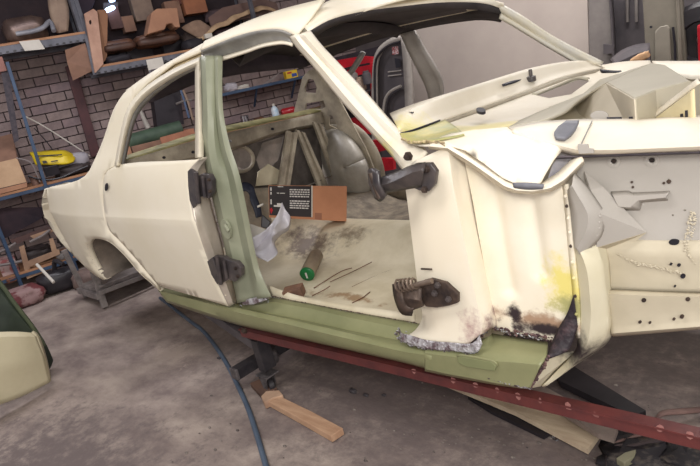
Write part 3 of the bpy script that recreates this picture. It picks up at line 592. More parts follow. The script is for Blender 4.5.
bead('apron_sealer', [(690, 238, -.75), (694, 222, -.745), (692, 212, -.742), (686, 246, -.752), (694, 262, -.75)], .002, 110, M_apronl, 12, jag=2)
poly('apron_gusset', [(584, 172, -.74), (603, 188, -.755), (646, 232, -.738), (596, 247, -.80), (600, 214, -.815), (590, 190, -.79)], [(0, 1, 5), (1, 4, 5), (1, 2, 4), (2, 3, 4)], M_apron, car)
poly('gusset_under_face', [(646, 232, -.738), (596, 247, -.80), (606, 249, -.738), (626, 248, -.738)], [(0, 1, 2, 3)], M_apronl, car)
strip('stiffener_plate', [
    [(574, 173, -.80), (584, 183, -.80), (597, 201, -.80), (604, 214, -.80), (602, 234, -.805), (592, 246, -.81), (580, 257, -.815)],
    [(573, 177, -.822), (581, 187, -.822), (592, 204, -.822), (597, 215, -.822), (596, 231, -.826), (588, 242, -.83), (579, 253, -.832)],
    [(572, 185, -.834), (577, 194, -.838), (584, 206, -.842), (588, 216, -.843), (587, 228, -.843), (582, 240, -.84), (577, 249, -.836)],
    [(568, 190, -.816), (569, 200, -.818), (571, 212, -.82), (572, 222, -.82), (573, 230, -.82), (574, 240, -.82), (575, 248, -.82)]], M_apron, car, n=40, t=.004, sub=2)
for x, y in ((600, 216), (599.5, 222), (599, 228), (597, 235), (592, 241.5)): lathe('spot_weld', U(x, y, 'y', -.818), (0, -1, 0), [(0, .004), (.003, .003), (.004, .001)], M_apron, car, seg=8)
# --- curved box in front of the cowl side, down to the sill end
strip('torque_box', [
    [(571, 236, -.80), (575, 262, -.80), (577, 290, -.80), (579, 318, -.80), (578, 345, -.80), (572, 356, -.80), (556, 372, -.80), (542, 386, -.81)],
    [(580, 250, -.83), (587, 270, -.835), (590, 295, -.835), (591, 318, -.83), (588, 342, -.83), (580, 357, -.82), (562, 374, -.81), (545, 386, -.80)],
    [(596, 245, -.80), (601, 262, -.80), (604, 285, -.80), (607, 310, -.79), (607, 328, -.79), (600, 344, -.79), (580, 361, -.78), (556, 376, -.77)],
    [(604, 240, -.745), (608, 260, -.745), (610, 285, -.745), (612, 310, -.745), (612, 330, -.745), (606, 343, -.74), (590, 355, -.73), (565, 368, -.72)]], M_flare, car, n=44, sub=5, t=.005)
# --- engine bay: near spring tower, firewall, far apron, tower brace flange
TZ = .965; A_ = (607, 83, 'z', TZ); B_ = (652, 63.5, 'z', TZ); C_ = (665, 65.5, 'z', TZ); D_ = (690, 81.5, 'z', TZ); E_ = (655, 90.5, 'z', TZ); F_ = (635, 99, 'z', TZ)
fp = U(*F_); ap_ = U(*A_); ep = U(*E_); dp = U(*D_)
poly('tower_top', [A_, B_, C_, D_, E_, F_], [(0, 1, 2, 3, 4, 5)], M_bay, car, bevel=.004)
poly('tower_side', [A_, F_, fp-Vector((0, 0, .12)), (588, 120, 'z', .87), (572, 110, 'z', .87)], [(0, 1, 2, 3), (0, 3, 4)], mat('tower_side_paint', (214, 204, 184), (204, 194, 174), .5), car, bevel=.003)
poly('tower_front', [F_, E_, D_, dp-Vector((0, 0, .10)), ep-Vector((0, 0, .12)), fp-Vector((0, 0, .12))], [(0, 1, 4, 5), (1, 2, 3, 4)], M_bay, car)
poly('tower_back', [A_, B_, (600, 80, 'z', .90), (572, 104, 'z', .90)], [(0, 1, 2, 3)], M_bay, car)
FL = [(646, 119, 'z', .888), (670, 101, 'z', .935), (690, 85.5, 'z', .975), (696, 81, 'z', .985)]
fl3 = [U(*q) for q in FL]; fl4 = [U(q[0]+4, q[1]+1.6, 'z', q[3]+.002) for q in FL]
strip('tower_flange', [fl3, [(p+q)/2+Vector((0, 0, .006)) for p, q in zip(fl3, fl4)], fl4], M_cowl, car, n=20, t=.004)
sp = [p-Vector((0, 0, .004)) for p in fl4]
strip('slotted_panel', [sp[:3], [p-Vector((0, 0, .12)) for p in sp[:3]]], mat('cream_slotted_panel', (232, 218, 178), (222, 206, 160), .5), car, n=12, sub=2, t=.004)
for k, t_ in enumerate((.30, .44, .56, .68, .80)):
    q = sp[0].lerp(sp[1], t_*2) if t_ < .5 else sp[1].lerp(sp[2], t_*2-1); q = q-(ray(680, 105)).normalized()*.006-Vector((0, 0, .035))
    beam('slot', q, q-Vector((0, 0, .022)), .006, .003, M_hole, car, 0)
strip('firewall_slope', [[(580, 96, .16), (552, 107, -.10), (520, 121, -.48), (509, 128, -.70)], [(607, 83, .0), (580, 100, -.30), (566, 112, -.50), (545, 121, -.64)]], M_bay, car, n=20, sub=4, t=.006)
strip('bay_valley', [[(580, 98, 'z', .90), (566, 106, 'z', .90), (548, 114, 'z', .90), (530, 122, 'z', .90)], [(604, 86, 'z', .88), (588, 106, 'z', .87), (580, 114, 'z', .87), (566, 122, 'z', .87)], [(620, 106, 'z', .87), (610, 114, 'z', .87), (604, 121, 'z', .87)]], mat('bay_valley_paint', (218, 208, 186), (206, 196, 172), .5), car, n=20, sub=5, t=.004)
plate('oval_opening', pxell(599.5, 115.5, 9, 4.6, 20), M_apron, car, t=.006, plane=('y', -.585), bevel=.002)
plate('firewall', [Vector((-.62, -.78, .30)), Vector((-.62, .78, .30)), Vector((-.60, .78, .90)), Vector((-.50, -.60, .86)), Vector((-.50, -.78, .80))], M_bay, car, t=.005)
strip('cowl_end', [[(588, 70, .72), (600, 66, .78), (625, 62, .80), (650, 61, .82)], [(583, 76, .60), (600, 78, .60), (620, 76, .62), (652, 64.5, .60)]], M_cowl, car, n=20, sub=4, t=.006)
strip('cowl_slot', [[(600, 70, .68), (615, 71.5, .68), (625, 71, .68)], [(602, 72, .66), (615, 73.2, .66), (624, 72.5, .66)]], M_hole, car, n=8, t=.01)
strip('apron_ledge', [[(652, 61.5, .78), (700, 61.5, .74), (760, 60, .72)], [(655, 66, .70), (690, 79, .60), (760, 76, .58)]], M_cowl, car, n=12, sub=4, t=.006)
plate('apron', [Vector((-.6, .62, .2)), Vector((.12, .62, .2)), Vector((.12, .62, .84)), Vector((-.6, .62, .86))], M_bay, car, t=.005)
# --- floor pan with tunnel
def fz(x, y):
    z = .27+.115*math.exp(-(abs(y)/.17)**3)
    if x < -1.95: z += .10*min(1, (-1.95-x)/.25)**2*1.0
    z += .006*math.sin(x*18)*(1 if abs(y) > .25 else 0)
    return z
grid('floor_pan', [[Vector((x0, y0, fz(x0, y0))) for x0 in [-2.35+.045*i for i in range(41)]] for y0 in [-.775+.05*j for j in range(19)]], M_floorp, car, t=.004)
grid('floor_pan', [[Vector((x0, y0, fz(x0, y0))) for x0 in [-2.35+.045*i for i in range(41)]] for y0 in [.125+.05*j for j in range(14)]], mat('dark_dusty_floor', (150, 138, 120), (100, 90, 80), .7, scale=12, bump=.4), car, t=.004)
for (a, b, c) in (((314, 288), (340, 272), (352, 268)), ((330, 282), (352, 272), (372, 262)), ((352, 287), (378, 275), (410, 263)), ((352, 303), (362, 298), (370, 292)), ((312, 296), (324, 290), (330, 286))):
    tube('floor_crack', [U(*a, 'z', .275), U(*b, 'z', .276), U(*c, 'z', .276)], .002, mat('rust_brown_crack', RUST, (70, 52, 40), .8), car, seg=5, n=10)
strip('floor_side_step', [[(268, 285, -.74), (300, 296, -.74), (345, 304, -.74), (415, 314, -.74)], [(272, 297, -.76), (300, 303, -.76), (345, 311, -.76), (415, 323, -.76)]], M_floorp, car, n=40, sub=2, t=.004)
strip('sill', [[Vector((x0, .74, .27)) for x0 in (-2.3, -.7)], [Vector((x0, .77, .38)) for x0 in (-2.3, -.7)], [Vector((x0, .84, .38)) for x0 in (-2.3, -.7)], [Vector((x0, .88, .26)) for x0 in (-2.3, -.7)]], M_inner, car, n=20, sm=False)
# --- rear bulkhead: parcel shelf beam, braces
strip('parcel_shelf_beam', [
    [(118, 158.5, 'x', -2.62), (196, 133.5, 'x', -2.62), (223, 126.5, 'x', -2.62), (270, 117.5, 'x', -2.62), (296, 112.5, 'x', -2.62), (320, 107.5, 'x', -2.62)],
    [(120, 162, 'x', -2.52), (196, 139, 'x', -2.52), (223, 132.5, 'x', -2.52), (270, 122, 'x', -2.52), (296, 116.5, 'x', -2.52), (321, 111, 'x', -2.52)]], mat('olive_shelf_edge', (176, 168, 118), (120, 116, 80), .55, scale=12), car, n=40, sub=2, t=.006, sm=False)
strip('parcel_shelf_face', [
    [(116, 163.5, 'x', -2.50), (196, 140, 'x', -2.50), (223, 133.5, 'x', -2.50), (270, 123, 'x', -2.50), (296, 117.5, 'x', -2.50), (322, 112, 'x', -2.50)],
    [(120, 172, 'x', -2.50), (196, 156, 'x', -2.50), (223, 150.5, 'x', -2.50), (270, 134, 'x', -2.50), (296, 127, 'x', -2.50), (325, 122, 'x', -2.50)],
    [(122, 175, 'x', -2.54), (196, 160, 'x', -2.54), (223, 153, 'x', -2.54), (270, 137, 'x', -2.54), (296, 130, 'x', -2.54), (326, 125, 'x', -2.54)]], M_inner, car, n=40, sub=2, t=.006, sm=False)
for x, y in ((193, 152), (164, 157.5), (272.5, 129), (230, 141)): plate('shelf_hole', pxell(x, y, 1.6, 1.4, 10), M_hole if x != 230 else M_weld, car, t=.004, plane=('x', -2.495))
for nm, A, B, C, D in (('brace', (286, 131), (296, 133), (277, 186), (288, 186)), ('brace', (295, 130), (303, 133), (317, 187), (326, 185)), ('brace', (312, 122), (320, 124), (333, 180), (342, 178))):
    a, b, c, d = [U(*q, 'x', -2.46) for q in (A, B, C, D)]; dx = Vector((.018, 0, 0))
    bm = bmesh.new(); rr = [(a, c), (a+dx, c+dx), (a.lerp(b, .3)+dx, c.lerp(d, .3)+dx), (a.lerp(b, .35), c.lerp(d, .35)), (a.lerp(b, .65), c.lerp(d, .65)), (a.lerp(b, .7)+dx, c.lerp(d, .7)+dx), (b+dx, d+dx), (b, d)]
    V = [(bm.verts.new(p), bm.verts.new(q)) for p, q in rr]
    for p, q in zip(V, V[1:]): bm.faces.new((p[0], p[1], q[1], q[0]))
    o = from_bm(nm, bm, M_inner, car, False); solid(o, .004)
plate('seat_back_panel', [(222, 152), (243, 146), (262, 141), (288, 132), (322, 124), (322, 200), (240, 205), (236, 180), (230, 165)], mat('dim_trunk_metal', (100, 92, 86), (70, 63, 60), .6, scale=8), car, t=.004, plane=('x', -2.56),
      holes=[[U(x, y, 'x', -2.56) for x, y in pxell(240, 159, 13, 12, 20, .3)], [U(x, y, 'x', -2.56) for x, y in ((262, 143), (284, 136), (278, 160), (262, 176), (256, 160))]])
for (cx, cy, rx, ry) in ((240, 159, 13.5, 12.5),):
    P = [U(x, y, 'x', -2.55) for x, y in pxell(cx, cy, rx, ry, 24, .3)]; tube('hole_rim', P+[P[0]], .012, M_inner, car, seg=8)
plate('pale_inner_panel', [(258, 172), (268, 164), (282, 172), (279, 184), (256, 186)], mat('pale_cream_inner', (214, 204, 178), (190, 178, 150), .5), car, t=.01, plane=('x', -2.50))
strip('seat_step', [[(236, 190, 'x', -2.42), (262, 188, 'x', -2.42), (300, 186, 'x', -2.42), (360, 185, 'x', -2.42)], [(238, 205, 'x', -2.40), (262, 204, 'x', -2.40), (300, 204, 'x', -2.40), (360, 204, 'x', -2.40)], [(246, 232, 'x', -2.25), (275, 228, 'x', -2.22), (310, 224, 'x', -2.20), (380, 218, 'x', -2.20)]], M_inner, car, n=30, sub=3, t=.005)
# --- far rear corner: pillar panel with lightening holes, wheelhouse dome
ip = [(303, 77), (308, 71), (315, 68), (325, 78), (338, 96), (352, 122), (366, 148), (376, 172), (378, 192), (372, 192), (358, 158), (340, 136), (326, 130), (322, 114), (294, 113)]
FY = .70
ih = [[(309, 79), (314, 79.5), (317.5, 88), (316, 93), (306, 92.5), (305, 88)], [(306.5, 103.5), (324, 100.5), (326, 107), (322, 109), (306, 109)], [(330, 115), (333, 116), (337, 124), (337.5, 128.5), (329.5, 125)]]
plate('pillar_panel', [(x, y, FY) for x, y in ip], mat('sooty_cream_metal', (188, 176, 154), (134, 125, 112), .55, scale=7), car, t=.012, holes=[[U(x, y, 'y', FY) for x, y in h] for h in ih], bevel=.003)
def dome(name, cx, cy, rot, rx, ry, bulge, y, material):
    rows = []
    for k in range(9):
        a = k/8*math.pi/2
        rows.append([U(*q, 'y', y-bulge*math.cos(a) if k else y-bulge) for q in pxell(cx, cy, max(rx*math.sin(a), .05), max(ry*math.sin(a), .05), 32, rot)+[pxell(cx, cy, max(rx*math.sin(a), .05), max(ry*math.sin(a), .05), 32, rot)[0]]])
    return grid(name, rows, material, car, t=.004)
dome('wheelhouse', 344, 168, -.42, 24, 42, .16, .72, M_dome)
for k, (g, yy) in enumerate(((26, .725),)):
    P = [U(x, y, 'y', yy) for x, y in pxell(345, 168, g, 45, 32, -.42)]; tube('wheelhouse_rim', P+[P[0]], .010, M_dome, car, seg=8)
P = pxell(349, 166, 33, 50, 32, -.42); strip('wheelhouse_flange', [[(x, y, .74) for x, y in pxell(345, 168, 26, 45, 32, -.42)[20:32]+pxell(345, 168, 26, 45, 32, -.42)[0:8]], [(x, y, .78) for x, y in P[20:32]+P[0:8]]], M_inner, car, n=40, sub=2, t=.005)
plate('rear_floor', [Vector((-2.45, .1, .30)), Vector((-1.2, .1, .28)), Vector((-1.2, .8, .30)), Vector((-2.45, .8, .34))], mat('dark_dusty_floor', (136, 124, 106), (92, 84, 74), .7, scale=12, bump=.4), car, t=.004) if False else None
strip('door_strut', [[(361, 51, .70), (352, 66, .72), (338, 86, .74)], [(365.5, 53, .70), (357, 68, .72), (342, 87, .74)]], M_rail, car, n=8, t=.012)
# --- hinges
def bolt(c, nrm, r, m, parent): return lathe('bolt', Vector(c), nrm, [(0, r*1.3), (.003, r*1.3), (.003, r), (.009, r), (.010, r*.6)], m, parent, seg=6, smooth=False)
hu = empty('door_hinge', tuple(U(415, 180, 'y', -.88)-CARO)); hu.parent = car; hu['label'] = 'black upper front door hinge sticking out of the cream pillar'
plate('hinge_plate', [(416, 163), (432, 162.5), (438, 171), (436, 184), (430, 191), (421, 190), (412, 186), (404, 188), (402, 178), (410, 170)], M_black, hu, t=.016, plane=('y', -.895), bevel=.003)
strip('hinge_arm', [[(374, 182, -.90), (384, 177, -.91), (398, 172, -.91), (412, 166, -.905), (426, 163, -.90)], [(376, 186, -.925), (386, 184, -.935), (399, 179, -.935), (412, 173, -.93), (424, 170, -.925)], [(380, 196, -.90), (388, 192, -.91), (398, 190, -.91), (410, 188, -.905), (422, 186, -.90)]], M_black, hu, n=20, sub=4, t=.008)
strip('hinge_knuckle', [[(369, 170, -.90), (373, 168, -.92), (379, 171, -.93)], [(370, 183, -.90), (374, 184, -.93), (380, 184, -.94)], [(376, 198, -.90), (382, 201, -.92), (386, 196, -.93)]], M_black, hu, n=8, sub=3, t=.010)
tube('hinge_pin', [(371, 173, -.925), (380, 198, -.925)], .009, M_rusty, hu, seg=10)
for x, y in ((409, 181.5), (425, 190-.5), (427, 169)): bolt(U(x, y, 'y', -.905), (0, -1, 0), .008, M_rusty, hu)
hl = empty('door_hinge', tuple(U(430, 292, 'y', -.88)-CARO)); hl.parent = car; hl['label'] = 'rusty brown lower front door hinge with coil spring'
plate('hinge_plate', [(424, 280), (432, 278), (447, 282), (459, 293), (459, 302), (450, 305), (438, 307), (427, 306), (420, 298), (416, 290)], M_rusty, hl, t=.014, plane=('y', -.895), bevel=.003)
strip('hinge_arm', [[(396, 282, -.90), (408, 284, -.915), (422, 288, -.91)], [(397, 296, -.91), (408, 298, -.935), (422, 300, -.92)], [(402, 312, -.90), (411, 310, -.92), (424, 305, -.905)]], M_rusty, hl, n=12, sub=4, t=.008)
strip('hinge_hook', [[(394, 284, -.905), (396, 298, -.92), (402, 312, -.92), (412, 314, -.91)], [(402, 283, -.92), (403, 297, -.935), (408, 307, -.93), (414, 306, -.92)]], M_rusty, hl, n=14, t=.014)
bm = bmesh.new(); a = U(398, 286, 'y', -.93); b = U(432, 281, 'y', -.93); d = (b-a); Bm = basis(d)
add_tube(bm, [a+d*(k/70)+(Bm.col[1]*math.cos(k*.8)+Bm.col[2]*math.sin(k*.8))*.020*(1-.4*k/70) for k in range(40)], .0035, 6)
from_bm('coil_spring', bm, mat('grey_spring_steel', (150, 134, 120), (96, 80, 70), .4, metal=.5), hl, True)
tube('hinge_rod', [(408, 287, -.935), (432, 281, -.93)], .008, mat('grey_spring_steel', (0, 0, 0)), hl, seg=10)
for x, y in ((435, 293), (449, 299), (438, 285)): bolt(U(x, y, 'y', -.905), (0, -1, 0), .008, M_black, hl)
lathe('pillar_bolt', U(409, 156, 'y', -.85), (0, -1, 0), [(0, .014), (.006, .014), (.006, .010), (.016, .009), (.017, .004)], M_rusty, car, seg=6, smooth=False)
strip('pillar_scratch', [[(421, 268, -.871), (432, 268.5, -.874)], [(421, 269.5, -.871), (432, 270, -.874)]], M_rusty, car, n=4, t=.002)
for nm, leaf, body, pin, bolts in (
    ('door_hinge', [(188.5, 171), (191, 168.5), (195, 171), (197.5, 183), (197.5, 204), (194, 208), (190.5, 200), (189, 186)], [(195, 177), (204, 173), (211, 174), (214, 180), (214, 192), (211, 198), (204, 196), (196, 199)], [(196, 172), (199, 203)], [(209.5, 179.5), (210.5, 191)]),
    ('door_hinge', [(208, 261), (213, 257), (217, 268), (221, 281), (218, 284), (212, 274)], [(211, 261), (216, 255), (225, 256), (230, 259), (238, 261), (243, 267), (243, 275), (237, 281), (230, 279), (225, 282), (217, 281)], [(217, 256), (221, 284)], [(236, 268), (238, 276)])):
    hh = empty(nm, (0, 0, 0)); hh.parent = car; hh['label'] = 'black rear door hinge on the green pillar'
    plate('hinge_leaf', leaf, M_black, hh, t=.010, plane=('y', -.925), bevel=.002)
    plate('hinge_body', body, M_black, hh, t=.022, plane=('y', -.90), bevel=.004)
    tube('hinge_pin', [(*pin[0], -.925), (*pin[1], -.925)], .009, M_black, hh, seg=10)
    tube('hinge_pin', [((pin[0][0]+7), pin[0][1]+5, -.918), ((pin[1][0]+6), pin[1][1]-6, -.918)], .007, M_black, hh, seg=10)
    for q in bolts: bolt(U(*q, 'y', -.914), (0, -1, 0), .006, M_rusty, hh)
# ================================================================== THE WORKSHOP
M_conc = mat('blotchy_concrete', (177, 162, 152), (124, 110, 106), 0.75, scale=3.4, bump=0.3, bscale=30, stretch=(1, 1.5, 1), contrast=(.34, .66), patches=[
    ((-1.2, -.2, FLOOR), (1.6, 1.0, .3), (112, 100, 98), .8), ((-2.2, -1.7, FLOOR), (1.0, .5, .3), (112, 100, 98), 1.2), ((-2.75, -.75, FLOOR), (.22, .12, .2), (176, 160, 150), 1.6), ((-.2, .6, FLOOR), (1.0, .7, .3), (112, 102, 98), .8)])  # several darker patches and one pale patch on the floor
M_brick = [mat('brick_%s' % n, a, b, .85, scale=9, bump=.3) for n, a, b in (('dusty', (144, 127, 124), (124, 109, 108)), ('mauve', (139, 120, 120), (119, 104, 106)), ('pale', (149, 132, 128), (128, 113, 110)))]
M_mortar = mat('dark_mortar', (100, 88, 88), (84, 74, 75), .9, scale=20)
M_wall = mat('grimy_plaster', (96, 88, 88), (70, 64, 66), .8, scale=2)
M_ceil = mat('dark_ceiling_sheet', (70, 64, 62), (54, 50, 50), .8)
M_wood = mat('raw_plank', (176, 130, 96), (138, 98, 72), .7, scale=4, stretch=(1, 1, 8), bump=.2)
M_steel = mat('grey_shelf_steel', (104, 104, 112), (80, 80, 88), .5, scale=8, metal=.2)
M_bluep = mat('blue_shelf_paint', (60, 80, 106), (46, 62, 86), .5, scale=8)
M_card = mat('kraft_cardboard', (172, 128, 100), (156, 114, 90), .8, scale=5)
M_card2 = mat('dull_cardboard', (142, 108, 90), (118, 90, 76), .85, scale=5)
M_paper = mat('white_paper', (206, 200, 190), (188, 182, 172), .8)
M_vinyl = mat('brown_vinyl', (112, 76, 56), (82, 56, 46), .45, scale=6, bump=.1)
M_blk = mat('black_plastic', (34, 32, 36), (50, 46, 50), .4, scale=8)
M_beige = mat('beige_trim', (160, 138, 120), (134, 112, 98), .6)
M_redp = mat('red_enamel', (190, 24, 40), (150, 20, 34), .4)
M_redbeam = mat('red_oxide_steel', (104, 50, 48), (80, 40, 42), .45, scale=14, spec=.5, bump=.1, contrast=(.4, .7))
M_grey = mat('warm_grey_sheet', (176, 165, 157), (165, 154, 147), .6, scale=1.5)
M_gdoor = mat('grey_door_shell', (122, 116, 112), (100, 94, 92), .55, scale=4)
M_gdark = mat('dark_grey_door_inner', (84, 78, 80), (64, 60, 64), .6, scale=4)
def struct(o): o['kind'] = 'structure'; return o
bm = bmesh.new(); N_ = 50
V = [[bm.verts.new((-7.5+11.5*i/N_, -5+10*j/N_, FLOOR+.003*noise.noise(Vector((i*.7, j*.7, 0))))) for i in range(N_+1)] for j in range(N_+1)]
for j in range(N_):
    for i in range(N_): bm.faces.new((V[j][i], V[j][i+1], V[j+1][i+1], V[j+1][i]))
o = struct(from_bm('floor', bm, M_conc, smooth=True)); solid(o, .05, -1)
# brick wall: mortar bed with every brick a piece of its own
bm = bmesh.new(); add_box(bm, W0+WA*.6+WN*(-.13)+Vector((0, 0, 1.39)), (9.2, .20, 3.22), basis(WA)); wall = struct(from_bm('wall_back', bm, M_mortar))
BL, BH = .248, .094
bmx = bmesh.new(); add_box(bmx, (0, 0, 0), (.237, .10, .084), None, .003)
bme = bmesh.new(); 
for m_i in range(3): pass
brick_me = []
for m_ in M_brick:
    me = bpy.data.meshes.new('brick'); bmx.to_mesh(me); me.materials.append(m_); brick_me.append(me)
bmx.free(); bme.free()
Rw = basis(WA).to_4x4(); cand = []
def pixel(p):
    d = p-CPOS; z = d.dot(_f); return (350+FPX*d.dot(RT)/z, 233-FPX*d.dot(UP)/z) if z > 0 else (-999, -999)
for r_ in range(34):
    for c_ in range(42):
        s = -4+c_*BL+(BL/2 if r_ % 2 else 0); z = FLOOR+.045+r_*BH; p = wp(s, -.035, z); x, y = pixel(p); 
        if s > 5.1: continue
        vis = (-6 < x < 90 and 52 < y < 215) or (60 < x < 140 and 50 < y < 150) or (135 < x < 200 and 70 < y < 125) or (218 < x < 345 and 60 < y < 130)
        cand.append((0 if vis else 1, (p-CPOS).length, p))
cand.sort(key=lambda t: (t[0], t[1]))
rest = bmesh.new(); random.seed(3)
for k, (v_, d_, p) in enumerate(cand):
    p = p+WN*random.uniform(-.003, .004)
    if k < 300:
        o = bpy.data.objects.new('brick', random.choice(brick_me)); COL.objects.link(o); o.parent = wall
        o.matrix_local = Matrix.Translation(p) @ Rw
    else: add_box(rest, p, (.237, .10, .084), basis(WA))
o = from_bm('brickwork', rest, M_brick[0], wall); o['kind'] = 'stuff'
struct(box('wall_left', (-1.2, 4.15, 1.39), (8.8, .2, 3.22), M_wall, bev=0)); struct(box('ceiling', (-1.7, -.3, 3.06), (11.4, 9.2, .12), M_ceil, bev=0))
def wline(a, b, w, h, d, name, material, parent=None, bev=.003): return beam(name, W(*a, d), W(*b, d), w, h, material, parent, bev, upv=Vector((0, 0, 1)))
o = struct(beam('trim_1', W(70, 66, .06), W(96, 156, .06), .055, .10, mat('oxide_red_column', (84, 48, 50), (64, 38, 42), .6), bev=.004))
# ---- shelves against the brick wall
RWB = basis(WA)
def shelf(parent, a, b, d, depth, beam_h, mb, board=True, perf=True, z=None, label=None):
    A = W(*a, d); B = W(*b, d); zz = z if z is not None else (A.z+B.z)/2; A.z = B.z = zz
    L = (B-A).length; R = basis(B-A); mid = (A+B)/2
    bm = bmesh.new(); add_box(bm, mid-WN*.02-Vector((0, 0, beam_h/2)), (L, .035, beam_h), R, .003)
    add_box(bm, mid-WN*(depth-.02)-Vector((0, 0, beam_h/2)), (L, .035, beam_h), R, .003)
    from_bm('shelf_beam', bm, mb, parent)
    box('shelf_board', mid-WN*depth/2+Vector((0, 0, .011)), (L, depth, .022), M_wood, parent, R, .002)
    if perf:
        bm = bmesh.new(); n = int(L/.06)
        for k in range(n): add_box(bm, A.lerp(B, (k+.5)/n)+WN*.001-Vector((0, 0, beam_h*.8)), (.025, .004, .012), R)
        o = from_bm('beam_slots', bm, M_blk, parent)
    return A, B, zz
rack = empty('storage_rack', tuple(wp(-.3, .5, FLOOR)), 0, 'grey steel rack with tagged upper shelf left of the red column', 'shelf')
A1 = shelf(rack, (-14, 47), (86, 35), .60, .50, .07, M_steel)
for s in (0, 1): box('upright', (A1[1]-WN*(.02 if s == 0 else .46))*1+Vector((0, 0, (3.0+FLOOR)/2-A1[2]+0.0))-WA*.02, (.05, .05, 3.0-FLOOR), mat('dark_blue_grey_upright', (70, 74, 92), (56, 60, 76), .5), rack, basis(WA)) if False else None
plate('shelf_end_plate', [W(84, 35, .6), W(87, 36, .6), W(96.5, 75, .6), W(93, 75, .6)], M_steel, rack, t=.02)
rack2 = empty('storage_rack', tuple(wp(1.6, .5, FLOOR)), 0, 'long grey steel shelf of brown seats and boxes above the car roof', 'shelf')
A2 = shelf(rack2, (95, 70), (262, 37), .60, .50, .06, M_steel)
for s_ in (A2[0]+WA*.03, A2[1]-WA*.03):
    for k in (.03, .47): beam('upright', Vector((s_.x, s_.y, A2[2]))-WN*k, Vector((s_.x, s_.y, 2.95))-WN*k, .04, .04, M_steel, rack2)
for s_ in (A1[0]+WA*.03, A1[1]-WA*.03):
    for k in (.03, .47): beam('upright', Vector((s_.x, s_.y, A1[2]))-WN*k, Vector((s_.x, s_.y, 2.95))-WN*k, .04, .04, M_steel, rack)
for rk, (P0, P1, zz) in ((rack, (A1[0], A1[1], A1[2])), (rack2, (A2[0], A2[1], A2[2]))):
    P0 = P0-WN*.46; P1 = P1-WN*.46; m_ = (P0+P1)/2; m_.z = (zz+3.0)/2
    box('dark_backing', m_, ((P1-P0).length, .012, 3.0-zz), mat('painted_shade_backing', (58, 46, 48), (44, 36, 40), .9), rk, RWB)  # added dark sheet; its colour stands for the gloom behind the shelf
def card(px, name, label, d):
    o = plate(name, [W(*p, d) for p in px], M_paper, t=.003); tag(o, label, 'card'); rebase(o); return o
card([(19, 41.5), (39, 39.5), (45, 49), (25, 51)], 'paper_tag', 'white paper tag hung on the edge of the upper left shelf', .622)
card([(146, 60), (162, 57), (165, 68), (149, 72)], 'paper_tag', 'white paper tag on the shelf edge just above the car roof', .622)
bench = empty('blue_shelving', tuple(wp(-.6, .5, FLOOR)), 0, 'blue framed low shelving full of junk behind the tail of the car', 'shelf')
A3 = shelf(bench, (-14, 197.5), (110, 172), .62, .58, .035, M_bluep, perf=False)
A4 = shelf(bench, (-14, 289), (112, 243), .62, .58, .035, M_bluep, perf=False)
beam('upright', W(7, 62, .62), Vector((W(47, 190, .62).x, W(47, 190, .62).y, W(47, 190, .62).z)), .045, .03, M_bluep, bench)
q = W(47, 190, .60); beam('upright', Vector((q.x, q.y, q.z)), Vector((q.x, q.y, FLOOR)), .045, .03, M_bluep, bench)
q = A3[1]; beam('upright', Vector((q.x, q.y, q.z)), Vector((q.x, q.y, FLOOR)), .045, .03, M_bluep, bench)
q = A3[0]; beam('upright', Vector((q.x, q.y, q.z)), Vector((q.x, q.y, FLOOR)), .045, .03, M_bluep, bench)
def wbox(name, a, b, h, depth, d, material, label, cat, bev=.006, tilt=0.0, taper=1.0, group=None, z=None, lift=0.0):
    A = W(*a, d); B = W(*b, d); zz = ((A.z+B.z)/2 if z is None else z)+lift; A.z = B.z = zz
    R = basis(B-A) @ Matrix.Rotation(tilt, 3, 'X'); L = (B-A).length
    bm = bmesh.new(); add_box(bm, (0, 0, h/2), (L, depth, h), None, bev, taper)
    me = bpy.data.meshes.new(name); bm.to_mesh(me); bm.free(); me.materials.append(material)
    o = bpy.data.objects.new(name, me); COL.objects.link(o); c = (A+B)/2-WN*depth/2
    o.matrix_world = Matrix.Translation(c) @ R.to_4x4(); tag(o, label, cat, group); return o
def lump(name, c, s, R, material, parent=None, label=None, cat=None, p=.55, amp=.06, seed=0, sub=3, fold=3.0):
    """soft rounded object: superellipsoid with gentle folds"""
    bm = bmesh.new(); bmesh.ops.create_icosphere(bm, subdivisions=sub, radius=1)
    for v in bm.verts:
        q = v.co.copy(); w = Vector([math.copysign(abs(k)**p, k) for k in q]); w *= 1+amp*noise.noise(q*fold+Vector((seed*3.1, 0, 0)))
        v.co = R @ Vector((w.x*s[0]/2, w.y*s[1]/2, w.z*s[2]/2))
    me = bpy.data.meshes.new(name); bm.to_mesh(me); bm.free(); me.materials.append(material); me.shade_smooth()
    o = bpy.data.objects.new(name, me); COL.objects.link(o); o.location = c
    if parent: o.parent = parent; o.location = wm(parent).inverted() @ Vector(c)
    if label: tag(o, label, cat)
    return o
RW = basis(WA)
def wlump(name, a, b, h, depth, d, material, label, cat, z=None, **k):
    A = W(*a, d); B = W(*b, d); zz = (A.z+B.z)/2 if z is None else z; c = (A+B)/2-WN*depth/2; c.z = zz+h/2*.97
    return lump(name, c, ((B-A).length, depth, h), RW, material, None, label, cat, **k)
Z1 = A1[2]+.022; Z2 = A2[2]+.022; Z3 = A3[2]+.022; Z4 = A4[2]+.022
